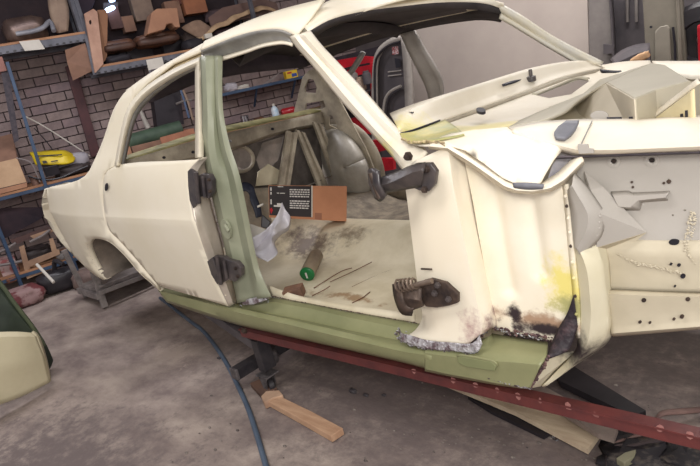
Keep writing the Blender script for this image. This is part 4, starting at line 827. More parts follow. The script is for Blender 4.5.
# upper left shelf
wlump('fuel_tank', (4, 33), (48, 27), .24, .34, .50, mat('dull_bronze_tank', (120, 100, 90), (86, 70, 66), .35, metal=.4, scale=6), 'dull bronze rounded tank lying on the upper left shelf', 'tank', z=Z1+.0, amp=.10, p=.5)
o = tube('grey_pipe', [W(16, 34, .56), W(34, 31, .57), W(44, 27, .56), W(50, 21, .50), W(54, 31, .57)], .022, mat('pale_grey_pipe', (150, 150, 156), (118, 118, 126), .4), n=16); tag(o, 'bent pale grey pipe in front of the bronze tank', 'pipe'); rebase(o)
o = strip('trim_panel', [[W(47, -8, .46), W(50, 15, .5), W(57, 33, .52)], [W(56, -8, .50), W(59, 18, .56), W(60, 33, .56)], [W(65, -8, .46), W(69, 12, .52), W(68, 31, .54)]], M_beige, n=14, sub=3, t=.01); tag(o, 'curved beige trim panel standing at the end of the upper left shelf', 'panel'); rebase(o)
o = plate('cardboard_flap', [W(65, 50, .58), W(85, 43, .58), W(94, 70, .58), W(73, 80.5, .50), W(67, 62, .54)], M_card2, t=.008); tag(o, 'dark cardboard flap hanging below the end of the upper left shelf', 'cardboard'); rebase(o)
o = plate('cardboard_sheet', [W(84, 14, .62), W(93, 9, .60), W(97, 12, .60), W(103, 64, .60), W(95, 73, .63)], mat('pinkish_cardboard', (190, 152, 132), (168, 130, 112), .8), t=.02, holes=[[W(*p, .61) for p in pxell(90, 22.5, 1.5, 2.4, 8)]]); tag(o, 'pale upright cardboard sheet with a small hole between the two upper shelves', 'cardboard'); rebase(o)
o = plate('cardboard_sheet', [W(98, 10, .56), W(105, 10, .50), W(107, 15, .50), W(106, 58, .50), W(103, 62, .56)], M_card, t=.02); tag(o, 'narrow brown cardboard sheet behind the pale upright one', 'cardboard'); rebase(o)
o = plate('dark_sheet', [W(68, -8, .30), W(98, -8, .30), W(92, 8, .38), W(76, 26, .46)], mat('dark_mauve_panel', (66, 56, 66), (50, 44, 54), .5), t=.02); tag(o, 'dark slanting panel behind the pale cardboard sheet', 'panel'); rebase(o)
lp = empty('work_lamp', tuple(W(110, 8, .30)), 0, 'small bright bluish white lamp above the brown seat cushions', 'lamp')
lump('bulb', W(110, 9, .32), (.11, .06, .045), RW @ Matrix.Rotation(-.25, 3, 'Y'), mat('lit_bluish_tube', (200, 225, 255), emit=((190, 215, 255), 5.0)), lp, p=.6, amp=0)
lump('bulb', W(112, .5, .32), (.06, .04, .03), RW, mat('lit_bluish_tube', (200, 225, 255)), lp, p=.6, amp=0)
plate('reflector', [W(103, 3, .26), W(118, 2, .26), W(118, 14, .26), W(104, 15, .26)], M_gdark, lp, t=.01)
# seats and boxes on the long shelf
def seat(a, b, h, label):
    A = W(*a, .52); B = W(*b, .52); t = empty('seat_cushion', tuple(((A+B)/2-WN*.2).xy)+(Z2,), 0, label, 'seat', 'brown vinyl seat cushions on the long shelf')
    L = (B-A).length; c = (A+B)/2-WN*.19; c.z = Z2+h/2+.10
    lump('cushion', c, (L*.96, .38, h), RW, M_vinyl, t, p=.42, amp=.05, seed=len(label))
    lump('cushion_edge', c+WN*.14-Vector((0, 0, h*.15)), (L*.95, .20, h*.6), RW, mat('dark_brown_vinyl', (84, 58, 46), (64, 44, 38), .5), t, p=.5, amp=.05)
    bm = bmesh.new()
    for k in (-.4, .4): add_beam(bm, Vector((c.x, c.y, Z2+.003))+WA*L*k, Vector((c.x, c.y, Z2+.14))+WA*L*k, .03, .3)
    from_bm('seat_base', bm, M_blk, t)
seat((106, 62), (140, 55), .13, 'left brown vinyl seat cushion on the long upper shelf'); seat((140, 56), (184, 47), .14, 'right brown vinyl seat cushion on the long upper shelf')
zt = Z2+.24
def bx2(name, a, b, h, dp, d, m_, label, cat='box', **k): return wbox(name, a, b, h, dp, d, m_, label, cat, **k)
b_ = empty('notched_box', tuple(W(157, 36, .4).xy)+(zt,), 0, 'tan cardboard box with a dark arched notch lying on the seat cushions', 'box')
w0, w1 = W(142, 36, .42), W(174, 30, .42)
plate('box_front', [W(143, 38, .44), W(147, 17, .44), W(152, 13, .44), W(172, 12, .44), W(175, 31, .44), W(170, 31, .44), W(167, 27, .44), W(162, 28, .44), W(160, 33, .44)], M_card, b_, t=.24, off=-1, bevel=.01)
bx2('tan_box', (137, 22), (156, 18), .30, .14, .30, mat('faded_tan_box', (138, 118, 104), (114, 96, 86), .8), 'faded tan carton standing behind the notched box', lift=.0)
bx2('small_carton', (170, 25), (185, 22), .24, .14, .30, M_card2, 'small brown carton right of the notched box')
bx2('small_carton', (188, 20), (208, 10), .17, .16, .36, mat('orange_cardboard', (160, 104, 74), (136, 88, 64), .8), 'orange brown carton tilted on the heap above the roof', tilt=0, lift=.02)
o = strip('cardboard_strip', [[W(196, 38, .5), W(205, 32, .5), W(222, 22, .5), W(240, 14, .5), W(262, 6, .5), (W(276, 10, .5))], [W(199, 42, .5), W(210, 35, .52), W(226, 26, .52), W(243, 17, .52), W(264, 10, .52), W(277, 13, .5)]], mat('pale_tan_strip', (178, 150, 118), (150, 120, 96), .7), n=30, sub=3, t=.01, jit=.02); tag(o, 'long pale tan torn strip lying over the heap above the car roof', 'cardboard'); rebase(o)
o = plate('brown_board', [W(208, 18, .40), W(222, 8, .40), W(262, -1, .40), W(276, 3, .40), W(279, 12, .40), W(240, 20, .42), W(212, 30, .42)], mat('dull_brown_board', (112, 88, 80), (92, 72, 68), .8), t=.03); tag(o, 'dull brown board leaning behind the pale torn strip', 'board'); rebase(o)
o = strip('torn_carton', [[W(182, 28, .5), W(192, 22, .5), W(200, 20, .5)], [W(185, 30, .5), W(196, 30, .52), W(212, 28, .5)], [W(198, 38, .5), W(204, 38, .5), W(216, 31, .5)]], mat('grey_tan_carton', (150, 124, 104), (112, 90, 78), .8), n=10, sub=4, t=.01, jit=.02); tag(o, 'torn grey tan carton piece on the heap beside the seat cushions', 'cardboard'); rebase(o)
wbox('white_tub', (206, 39), (213, 37), .05, .06, .56, M_paper, 'tiny white tub on the dark end of the long shelf', 'tub')
wlump('black_bag', (108, 66), (134, 61), .085, .3, .58, mat('black_cloth', (44, 40, 46), (32, 30, 36), .7), 'dark cloth bundle on the long shelf under the left cushion', 'bundle', z=Z2-.01, amp=.2)
wlump('black_bag', (186, 51), (206, 44), .12, .3, .58, mat('black_cloth', (44, 40, 46)), 'dark cloth bundle on the long shelf beside the torn carton', 'bundle', z=Z2-.01, amp=.25, seed=4)
wlump('brown_lining', (214, 42), (262, 32), .20, .4, .46, mat('plum_lining', (66, 44, 50), (52, 38, 44), .8), 'plum brown heap of lining at the far end of the long shelf', 'bundle', z=Z2-.01, amp=.2, seed=6)
for k, (fn_, a_, b_, h_, dp_, d_, m_, lb) in enumerate((
    ('B', (112, 30), (124, 27), .22, .14, .30, mat('plum_brown_carton', (104, 76, 72), (84, 62, 60), .8), 'plum brown carton standing behind the left seat cushion'),
    ('B', (126, 33), (137, 30), .16, .15, .32, M_card2, 'low dull carton between the lamp and the tan carton'),
    ('L', (186, 46), (206, 40), .13, .2, .40, mat('grey_brown_cloth', (112, 98, 92), (84, 72, 70), .8), 'grey brown rag heap beside the right seat cushion'),
    ('L', (208, 24), (226, 19), .14, .14, .30, mat('mauve_cloth', (96, 78, 80), (72, 58, 62), .8), 'mauve cloth heap behind the torn pale strip'),
    ('B', (176, 6), (196, 1), .20, .12, .30, mat('dark_red_brown_carton', (112, 70, 60), (90, 56, 50), .8), 'dark red brown carton at the top edge behind the orange one'))):
    o = wbox('carton', a_, b_, h_, dp_, d_, m_, lb, 'box') if fn_ == 'B' else wlump('cloth_heap', a_, b_, h_, dp_, d_, m_, lb, 'cloth', amp=.4, seed=20+k)
for k, (a_, b_, h_, m_, lb) in enumerate((((58, 262), (70, 258), .07, M_gdoor, 'grey rag at the right end of the low blue shelf'), ((4, 285), (20, 281), .06, mat('copper_rag', (150, 98, 76), (96, 66, 56), .6), 'copper brown bundle in front of the printed box'), ((60, 246), (72, 243), .08, mat('oily_scrap', (60, 52, 52)), 'oily scrap lump behind the right end of the crate'))):
    wlump('rag_bundle', a_, b_, h_, .16, .62, m_, lb, 'rag', z=None, amp=.5, seed=30+k, fold=5)
# left edge: dark straps, pink carton on the blue post
o = plate('perforated_bar', [W(1, 72, .56), W(9, 70, .56), W(19, 140, .56), (W(14, 143, .56))], mat('dark_perforated_bar', (54, 48, 56), (70, 62, 68), .6, scale=30, contrast=(.45, .55)), t=.03); tag(o, 'dark perforated bar hanging beside the blue shelf post', 'bar'); rebase(o)
wbox('pink_carton', (-8, 74), (7, 70), .13, .25, .60, mat('pink_brown_carton', (168, 120, 108), (140, 100, 92), .8), 'pinkish carton at the left edge above the blue post', 'box')
# things on the blue bench
cb = empty('cardboard_box', tuple(W(5, 190, .5).xy)+(Z3,), 0, 'open kraft cardboard box at the left edge on the blue bench', 'box')
plate('box_front', [W(-12, 165, .60), W(17, 158, .60), W(26.5, 182, .60), W(-12, 191, .60)], mat('pale_kraft', (196, 164, 132), (178, 146, 116), .8), cb, t=.01)
plate('box_top', [W(-12, 166, .60), W(17, 159, .60), W(12, 134, .24), W(-12, 140, .24)], M_card2, cb, t=.01)
plate('box_side', [W(17, 159, .60), W(26.5, 182, .60), W(19, 165, .24), W(12, 134, .24)], M_card2, cb, t=.01)
plate('box_lower_lip', [W(-12, 192, .62), W(27, 182.5, .62), W(27, 187, .62), W(-12, 197, .62)], M_card, cb, t=.01)
yb = strip('yellow_bag', [[W(30, 153, .40), W(46, 152, .42), W(62, 151, .40), W(73, 155, .40)], [W(33, 158, .50), W(50, 157, .54), W(64, 157, .52), W(75, 159, .50)], [W(36, 165, .52), W(52, 165, .56), W(66, 164, .55), W(74, 162, .52)]], mat('yellow_plastic_bag', (226, 200, 44), (204, 176, 36), .35), n=20, sub=4, t=.03, jit=.015)
tag(yb, 'bright yellow bag with faint black print on the blue bench', 'bag'); rebase(yb)
for k, (a, b, c, d_) in enumerate((((38, 155.5), (62, 154), (62, 155.3), (38, 156.8)), ((42, 161), (46, 160.5), (48, 163), (43, 163.5)), ((51, 161), (58, 160), (58, 161.2), (51, 162.2)))):
    o = plate('print', [W(*p, .59 if k else .56) for p in (a, b, c, d_)], M_blk, t=.002); o.data.transform(wm(yb).inverted()); o.parent = yb
wlump('foam_roll', (56, 174), (92, 164), .15, .25, .46, mat('pale_grey_foam', (170, 166, 172), (146, 142, 150), .6), 'pale grey foam wrap behind the yellow bag on the blue bench', 'wrap', z=Z3+.06, amp=.12, seed=2)
wbox('black_case', (46, 177), (60, 172), .10, .12, .56, M_blk, 'small black case under the yellow bag', 'case', tilt=.2)
wlump('dark_clutter', (58, 180), (92, 170), .10, .3, .56, mat('oily_scrap', (60, 52, 52), (84, 76, 76), .6, scale=20), 'oily dark heap of scrap on the blue bench under the foam wrap', 'scrap', z=Z3, amp=.5, seed=9, fold=6)
lathe('tin_cup', Vector(tuple(W(37, 186, .55).xy)+(Z3,)), (0, 0, 1), [(0, .035), (.09, .042), (.09, .038), (.01, .03)], mat('rusty_tin', (150, 116, 100), (96, 76, 70), .5, metal=.3)); tag(bpy.data.objects['tin_cup'], 'small rusty tin cup at the foot of the blue post', 'cup')
for k, (pts, r, m_, lb) in enumerate((([(22, 115), (40, 124), (64, 139), (90, 156)], .007, M_paper, 'thin pale rod leaning across the brick wall'), ([(34, 128), (46, 141), (55, 153)], .006, M_blk, 'thin dark rod leaning above the yellow bag'),
        ([(16, 158), (30, 162), (36, 172), (40, 182)], .008, mat('grey_cable', (128, 118, 116)), 'grey cable hanging over the edge of the cardboard box'), ([(28, 176), (44, 180), (60, 178), (74, 172), (88, 166)], .010, M_blk, 'black cable lying along the blue bench'))):
    o = tube('thin_rod' if k < 2 else 'cable', [W(x, y, .20 if k < 2 else .60) for x, y in pts], r, m_, n=14, seg=6); tag(o, lb, 'rod' if k < 2 else 'cable'); rebase(o)
# lower shelf
cr = empty('wooden_crate', tuple(W(40, 268, .4).xy)+(Z4,), 0, 'open raw wooden crate on the low blue shelf', 'crate')
M_cr = mat('pale_raw_wood', (170, 138, 112), (142, 112, 92), .75, scale=5)
for P_ in (((25, 272), (54, 262), (55, 268), (27, 279)), ((25, 262), (59, 249), (60, 254), (27, 268))): plate('slat', [W(*p, .60) for p in P_], M_cr, cr, t=.012)
for P_ in (((19, 247), (24, 245), (30, 268), (25, 272)), ((49, 239), (53, 238), (57, 250), (52, 253))): plate('corner_post', [W(*p, .59) for p in P_], M_cr, cr, t=.03)
plate('back_slat', [W(*p, .25) for p in ((26, 254), (50, 245), (51, 250), (27, 259))], M_cr, cr, t=.012)
wlump('crate_parts', (26, 268), (54, 258), .12, .25, .52, mat('oily_scrap', (60, 52, 52)), 'dark greasy parts heaped inside the wooden crate', 'scrap', z=Z4+.04, amp=.5, seed=3, fold=6)
wbox('printed_box', (3, 277), (20, 272), .16, .18, .58, mat('white_red_box', (176, 150, 146), (150, 84, 84), .7, scale=14, contrast=(.5, .6)), 'small white and red printed box left of the wooden crate', 'box', z=Z4)
wbox('copper_box', (2, 287), (24, 280), .10, .16, .60, mat('copper_brown_box', (150, 98, 76), (110, 74, 62), .5), 'copper brown box under the printed one on the low shelf', 'box', z=Z4-.005) if False else None
for k, (pts, lb) in enumerate((([(0, 252), (8, 248), (16, 243)], 'short grey tool handle at the left end of the low shelf'), ([(-4, 266), (8, 264), (22, 261)], 'grey metal strip lying over the printed box'), ([(30, 242), (42, 236), (50, 230)], 'pale wooden lath above the wooden crate'))):
    o = tube('grey_strip', [W(x, y, .62) for x, y in pts], .015, mat('dull_grey_strip', (134, 124, 120), (104, 96, 96), .6), n=10, seg=6); tag(o, lb, 'strip'); rebase(o)
o = plate('dark_glass_panel', [W(-12, 212, .50), W(2, 208, .50), W(44, 207, .50), W(42, 218, .50), W(6, 238, .54), W(-12, 240, .54)], mat('dark_plum_panel', (58, 46, 50), (42, 36, 42), .7, spec=.1), t=.012); tag(o, 'dark plum window panel standing on the low shelf', 'panel'); rebase(o)
o = plate('wooden_lath', [W(10, 240, .56), W(50, 226, .56), W(56, 228, .56), W(14, 245, .56)], mat('plum_brown_lath', (92, 66, 62), (74, 56, 54), .7), t=.02); tag(o, 'plum brown lath lying across the low shelf under the dark panel', 'lath'); rebase(o)
o = plate('wooden_lath', [W(30, 236, .6), W(50, 229, .6), W(54, 231, .6), W(34, 239, .6)], M_cr, t=.012); tag(o, 'short pale lath above the wooden crate', 'lath'); rebase(o)
# floor clutter by the tail
def fl(px, py, lift=0.0): p = U(px, py, 'z', FLOOR); p.z += lift; return p
t = empty('angle_grinder', tuple(fl(62, 290)), 0, 'black power tool with a white rod on the floor under the low shelf', 'tool')
lump('tool_body', fl(62, 291, .11), (.34, .22, .20), RW, M_blk, t, p=.6, amp=.2, seed=5)
plate('tool_label', [fl(48, 292, .10)+WN*.13, fl(54, 291, .10)+WN*.13, fl(54, 291, .14)+WN*.13, fl(48, 292, .14)+WN*.13], M_paper, t, t=.004)
tube('tool_handle', [fl(62, 291, .18), fl(66, 291, .30), fl(73, 291, .26)], .02, M_blk, t, n=10)
o = tube('white_rod', [fl(48, 292, .30)+WN*.1, fl(58, 292, .14)+WN*.18], .014, M_paper); tag(o, 'short white rod leaning on the black power tool', 'rod'); rebase(o)
o = lump('red_white_sack', fl(22, 306, .08), (.42, .26, .16), RW, mat('red_white_sack_cloth', (150, 122, 120), (104, 52, 54), .7, scale=5, contrast=(.48, .55)), None, 'crumpled red and white sack on the floor by the shelves', 'sack', amp=.25, seed=8)
o = lump('grey_sack', fl(90, 284, .07), (.26, .22, .15), RW, mat('grey_brown_sack', (132, 112, 104), (100, 84, 80), .8), None, 'small grey brown sack on the floor beside the trestle', 'sack', amp=.3, seed=11)
# trestle behind the rear wheel arch
TX = -4.05
tr = empty('timber_trestle', (TX, -.35, FLOOR), 0, 'worn grey timber trestle on the floor behind the rear wheel arch', 'trestle')
M_old = mat('worn_grey_timber', (150, 142, 138), (112, 104, 102), .75, scale=10, bump=.3)
def tb(n, a, b, w, h, xa=TX, xb=TX): beam(n, U(*a, 'x', xa), U(*b, 'x', xb), w, h, M_old, tr, .004)
p_ = fl(106, 308); tb('leg', (90, 262), (105, 307), .035, .045, p_.x, p_.x); p_ = fl(88, 297)
tb('leg', (64, 250), (87, 297), .03, .04, p_.x, p_.x)
tb('rail', (99, 293), (200, 255), .035, .035, -4.10, -4.10); tb('rail', (99, 287), (200, 250), .02, .02, -4.10, -4.10)
beam('rail', U(80, 290, 'x', -4.65), U(100, 296, 'x', -4.12), .05, .05, M_old, tr)
plate('top_board', [U(80, 286, 'x', -4.60), U(97, 291, 'x', -4.15), U(195, 254, 'x', -4.15), U(165, 252, 'x', -4.60)], M_old, tr, t=.02)
p_ = U(195, 256, 'x', -4.10); beam('leg', p_, Vector((p_.x, p_.y, FLOOR)), .05, .05, M_old, tr); p_ = U(165, 252, 'x', -4.6); beam('leg', p_, Vector((p_.x, p_.y, FLOOR)), .05, .05, M_old, tr)
# ---- bench and shelf seen through the car
wb = empty('workbench', tuple(wp(2.4, .4, FLOOR)), 0, 'cluttered wooden workbench along the brick wall seen through the car windows', 'workbench')
ZB = W(277, 118.5, .45).z
def zbx(x, d, dz=0.0):   # point on the bench top under pixel column x at distance d
    P0 = W(x, 120, d); return Vector((P0.x, P0.y, ZB+dz))
box('bench_top', wp(2.75, .36, ZB-.025), (2.1, .56, .05), M_wood, wb, RW)
box('bench_leg', wp(1.8, .55, (ZB-.05+FLOOR)/2), (.08, .08, ZB-.05-FLOOR), M_wood, wb, RW); box('bench_leg', wp(3.7, .55, (ZB-.05+FLOOR)/2), (.08, .08, ZB-.05-FLOOR), M_wood, wb, RW)
box('dark_backing', wp(2.75, .12, (ZB-.05+FLOOR)/2), (2.0, .02, ZB-.1-FLOOR), mat('dark_brown_bench_board', (74, 64, 60)), wb, RW)  # plain dark brown board behind the bench legs
lathe('steel_can', zbx(245, .45), (0, 0, 1), [(0, .05), (.12, .05), (.125, .045), (.125, .01)], mat('polished_steel', (190, 186, 190), (140, 136, 142), .15, metal=.9)); tag(bpy.data.objects['steel_can'], 'shiny steel can on the bench seen through the front door opening', 'can')
wbt = empty('white_bottle', tuple(zbx(277, .45)), 0, 'white and light blue plastic bottle on the bench', 'bottle')
lathe('bottle_body', zbx(277, .45), (0, 0, 1), [(0, .045), (.10, .045), (.13, .035), (.15, .015)], mat('white_blue_plastic', (220, 224, 228), (150, 190, 214), .3, scale=12), wbt); lathe('cap', zbx(277, .45, .15), (0, 0, 1), [(0, .016), (.03, .015)], M_paper, wbt)
lathe('red_bottle', zbx(283, .42, .05), WA, [(0, .03), (.02, .045), (.17, .045), (.20, .02), (.23, .02)], mat('red_bottle_plastic', (176, 40, 48), (140, 30, 40), .3)); tag(bpy.data.objects['red_bottle'], 'red plastic bottle lying behind the white bottle', 'bottle')
o = lump('brown_block', zbx(259, .45, .03), (.12, .1, .07), RW @ rotz(.4), M_vinyl, None, 'brown lump of scrap between the steel can and the white bottle', 'scrap', amp=.3, seed=2)
o = lump('grey_scrap', zbx(234, .45, .02), (.14, .1, .05), RW, mat('oily_scrap', (60, 52, 52)), None, 'flat dark scrap left of the shiny steel can', 'scrap', amp=.4, seed=12)
ws = empty('wall_shelf', tuple(W(266, 88, .3)), 0, 'narrow blue edged shelf on the brick wall seen through the door opening', 'shelf')
a, b = W(221, 95.5, .30), W(318, 73, .30); a.z = b.z = (a.z+b.z)/2; a = W(221, 95.5, .30); b = W(318, 73, .30)
zsh = (W(232, 93, .30).z+W(300, 77.5, .30).z)/2; a.z = b.z = zsh; mid = (a+b)/2
box('board', mid-WN*.14, ((b-a).length, .28, .02), M_wood, ws, RW); box('blue_edge', mid+WN*.005, ((b-a).length, .012, .035), M_bluep, ws, RW)
for k in (.35, .75): q = a.lerp(b, k); beam('bracket', q-WN*.24-Vector((0, 0, .22)), q-WN*.02-Vector((0, 0, .02)), .02, .02, M_bluep, ws)
def onsh(x, d=.2): P0 = W(x, 85, d); return Vector((P0.x, P0.y, zsh+.01))
lump('white_rag', onsh(230)+Vector((0, 0, .05)), (.16, .12, .11), RW, mat('white_cloth', (190, 184, 190), (160, 154, 160), .8), None, 'crumpled white rag at the left end of the wall shelf', 'rag', amp=.4, seed=3, p=.8)
lump('paper_pile', onsh(242)+Vector((0, 0, .025)), (.14, .14, .05), RW, M_paper, None, 'small pale paper heap beside the white rag on the wall shelf', 'paper', amp=.4, seed=5)
o = plate('grey_offcut', [onsh(262, .28)+Vector((0, 0, .01)), onsh(282, .28)+Vector((0, 0, .10)), onsh(285, .28)+Vector((0, 0, .12)), onsh(272, .28)+Vector((0, 0, .015))], mat('grey_offcut_metal', (136, 124, 120), (110, 100, 98), .6), t=.02); tag(o, 'slanting grey offcut in the middle of the wall shelf', 'offcut'); rebase(o)
wbx = empty('yellow_box', tuple(onsh(293)), 0, 'yellow box with blue and red print on the wall shelf', 'box')
pp = onsh(293); box('carton', pp+Vector((0, 0, .05)), (.16, .08, .10), mat('yellow_carton', (224, 188, 52), (206, 170, 44), .6), wbx, RW)
box('print', pp+WN*.041+Vector((0, 0, .04))+WA*.03, (.07, .004, .04), mat('blue_print', (60, 80, 150)), wbx, RW); box('print', pp+WN*.041+Vector((0, 0, .075))-WA*.03, (.06, .004, .02), mat('red_print', (180, 50, 50)), wbx, RW)
# seen through the rear door window
o = lathe('green_roll', W(126, 143, .55), (W(180, 128, .55)-W(126, 143, .55)), [(0, .075), (.002, .08), (.60, .08), (.602, .07)], mat('dark_green_roll', (74, 92, 74), (54, 70, 58), .6, scale=5)); tag(o, 'dark green roll lying on cartons seen through the rear window', 'roll'); rebase(o)
for k, (a, b, h, m_, lb) in enumerate((((112, 171), (136, 165), .22, M_card, 'brown carton under the left end of the dark green roll'), ((137, 165), (166, 158), .20, M_card2, 'dull brown carton under the right end of the dark green roll'), ((166, 158), (200, 150), .24, mat('orange_brown_carton', (172, 118, 92), (150, 100, 80), .8), 'wide orange brown carton behind the rear window'))):
    wbox('carton', a, b, h, .35, .62, m_, lb, 'box')
o = plate('dark_cabinet', [W(150, 85, .12), W(176, 78, .12), W(182, 124, .12), W(156, 130, .12)], mat('dark_cabinet_paint', (46, 40, 46), (36, 32, 38), .6), t=.20); tag(o, 'narrow dark cabinet on the brick wall seen through the rear window', 'cabinet'); rebase(o)
o = lathe('clear_tube', W(148, 128, .5), (W(140, 110, .5)-W(148, 128, .5)), [(0, .03), (.12, .022), (.20, .018)], mat('cloudy_plastic', (170, 164, 156), (140, 134, 128), .4)); tag(o, 'cloudy plastic tube leaning on the green roll', 'tube'); rebase(o)
for k, (pts, m_, lb) in enumerate((([(180, 88), (184, 100), (189, 118)], mat('blue_cord', (84, 100, 128)), 'bluish cord hanging by the window frame'), ([(183, 90), (188, 102), (193, 120)], M_beige, 'beige cord hanging by the window frame'), ([(176, 104), (184, 101), (192, 100)], M_gdoor, 'short grey bar crossing the hanging cords'))):
    o = tube('hanging_cord' if k < 2 else 'grey_bar', [W(x, y, .35) for x, y in pts], .013, m_, n=10, seg=6); tag(o, lb, 'cord' if k < 2 else 'bar'); rebase(o)
# ---- far side: tall sheet, door shells, red trolley
def Y(px, py, y): return U(px, py, 'y', y)
o = plate('grey_sheet', [(404, -20, 3.3), (587, -30, 3.3), (590, 75, 3.3), (590, 190, 3.3), (404, 190, 3.3)], M_grey, t=.03); tag(o, 'large plain warm grey sheet standing behind the windscreen opening', 'panel')
for v in o.data.vertices: v.co.z = max(v.co.z, FLOOR+.02)
rebase(o)
def dpan(name, pts, y, m_, label, cat='panel', t=.05, holes=(), bev=.01):
    P_ = [Y(a, b, y) for a, b in pts]
    for q in P_: q.z = max(q.z, FLOOR+.03)
    o = plate(name, P_, m_, t=t, bevel=bev); tag(o, label, cat); return o
ZF = 200
e = empty('hanging_door', tuple(Y(600, 60, 2.9).xy)+(FLOOR,), 0, 'dark grey narrow door shell standing right of the large grey sheet', 'door')
plate('door_skin', [(589, -25, 2.9), (610, -25, 2.9), (612, 20, 2.9), (614, 62, 2.9), (612, ZF, 2.9), (591, ZF, 2.9), (590, 60, 2.9)], M_gdoor, e, t=.05, bevel=.01)
strip('door_fold', [[(608, -20, 2.82), (611, 20, 2.82), (613, 60, 2.82), (612, 110, 2.82)], [(611, -20, 2.90), (614, 20, 2.90), (616, 60, 2.90), (615, 110, 2.90)]], M_gdark, e, n=12, t=.01)
plate('door_hinge', [(604, 44, 2.84), (615, 45, 2.84), (614, 53, 2.84), (604, 54, 2.84)], M_gdark, e, t=.03)
dpan('dark_bonnet', [(614, -25), (648, -25), (648, ZF-10), (614, ZF-10)], 3.1, M_gdark, 'dark ribbed bonnet panel between the two grey door shells')
for x in (627, 636): 
    o = tube('rib', [Y(x, -20, 3.05), Y(x+.5, 22, 3.05)], .012, M_gdoor, seg=6); o.parent = bpy.data.objects['dark_bonnet']
e = empty('door_shell', tuple(Y(660, 60, 2.5).xy)+(FLOOR,), 0, 'olive grey door shell with a raised rounded panel behind the engine bay', 'door')
M_ol = mat('olive_grey_shell', (124, 118, 106), (108, 102, 92), .55, scale=4)
plate('door_skin', [(642, -25, 2.5), (682, -25, 2.5), (685, 30, 2.5), (688, 70, 2.5), (688, ZF, 2.5), (650, ZF, 2.5), (647, 70, 2.5), (645, 30, 2.5)], M_ol, e, t=.05, bevel=.01)
plate('raised_panel', [(655, 32, 2.46), (659, 27, 2.46), (668, 25, 2.46), (670, 28, 2.46), (672, 66, 2.46), (672, 120, 2.46), (656, 120, 2.46)], mat('olive_grey_raised', (134, 128, 116), (120, 114, 104), .5), e, t=.02, bevel=.008)
plate('skin_hole', pxell(651, 27, 1.4, 1.3, 8), M_hole, e, t=.01, plane=('y', 2.46))
tube('door_edge', [(676, -25, 2.44), (679, 20, 2.44), (681, 68, 2.44), (682, 120, 2.44)], .015, M_ol, e, seg=8)
tube('panel_groove', [(673, 27, 2.45), (675, 45, 2.45), (675.5, 68, 2.45), (675, 110, 2.45)], .008, M_hole, e, seg=6)
dpan('dark_wing', [(684, -25), (730, -25), (730, ZF), (690, ZF)], 2.8, M_gdark, 'dark grey wing panel at the right edge behind the engine bay')
ty_ = empty('spare_wheel', tuple(Y(703, 38, 2.6).xy)+(FLOOR,), 0, 'black tyre with pale wheel at the right edge of the view', 'wheel')
lathe('tyre', Y(705, 38, 2.65), (0, -1, 0), [(0, .12), (0, .22), (.03, .25), (.13, .25), (.16, .22), (.16, .13), (.12, .12)], M_blk, ty_, seg=28); lathe('rim', Y(705, 38, 2.60), (0, -1, 0), [(0, .125), (.06, .125), (.04, .06), (.08, .03)], M_gdoor, ty_, seg=24)
o = box('red_jack', Y(714, 58, 2.2), (.14, .2, .45), M_redp, None, bev=.02); o.location.z = 0; tag(o, 'red painted jack at the right edge behind the engine bay', 'jack')
rebase(o)
o = strip('tan_tyre_arc', [[Y(613, 62, 2.3), Y(624, 53, 2.3), Y(638, 48, 2.3), Y(650, 47, 2.3)], [Y(616, 66, 2.2), Y(628, 60, 2.2), Y(640, 55, 2.2), Y(650, 54, 2.2)], [Vector((Y(x, 60, 2.15).x, 2.15, FLOOR+.03)) for x in (616, 628, 640, 650)]], M_gdark, n=14, sub=2, t=.06); tag(o, 'dark curved guard leaning below the ribbed bonnet panel', 'guard'); rebase(o)
lump('peach_clip', Y(640, 58, 2.1), (.12, .06, .05), Matrix.Rotation(-.35, 3, 'Y'), mat('peach_plastic', (206, 170, 132), (176, 136, 100), .5), o, None, None, amp=.3, seed=4)
# leaning door shell with dark inner panel
e = empty('door_shell', tuple(Y(390, 100, 2.2).xy)+(FLOOR,), 0, 'bare grey door shell with a dark inner panel standing behind the far seat area', 'door')
M_df = mat('pale_grey_frame', (166, 159, 152), (140, 134, 128), .5, scale=5)
plate('inner_panel', [(376, 60, 2.24), (380, 50, 2.24), (398, 42, 2.24), (405, 44, 2.24), (409, 110, 2.24), (409, 190, 2.24), (377, 190, 2.24)], M_gdark, e, t=.02)
strip('door_frame', [[(373, 190, 2.18), (372, 105, 2.18), (373, 66, 2.18), (377, 50, 2.18), (386, 41, 2.18), (398, 36, 2.18), (406, 36, 2.18)], [(378, 190, 2.20), (378, 105, 2.20), (378, 68, 2.20), (381, 55, 2.20), (388, 47, 2.20), (399, 41.5, 2.20), (405, 42, 2.20)]], M_df, e, n=40, t=.03)
strip('door_post', [[(402, 38, 2.16), (404, 60, 2.16), (406, 100, 2.16), (406, 190, 2.16)], [(410, 38, 2.16), (411, 60, 2.16), (413, 100, 2.16), (414, 190, 2.16)]], M_df, e, n=20, t=.04)
tube('seal', [(375, 104, 2.15), (375, 66, 2.15), (380, 53, 2.15), (390, 45, 2.15), (400, 42, 2.15)], .012, M_blk, e, n=24, seg=6)
tube('arc_rib', [(383, 116, 2.18), (385, 100, 2.18), (391, 91, 2.18), (401, 86, 2.18)], .014, M_df, e, n=16, seg=6); tube('arc_rib', [(386, 118, 2.18), (388, 102, 2.18), (393, 94, 2.18), (402, 89, 2.18)], .010, M_blk, e, n=16, seg=6)
plate('sticker', [(392, 47, 2.20), (398, 46, 2.20), (398.5, 54, 2.20), (392.5, 54.5, 2.20)], mat('red_white_sticker', (196, 180, 180), (160, 60, 66), .6, scale=60, contrast=(.45, .55)), e, t=.004)
plate('lock_opening', [(394.5, 58, 2.20), (400, 59, 2.20), (401, 67, 2.20), (396, 68, 2.20)], M_hole, e, t=.004)
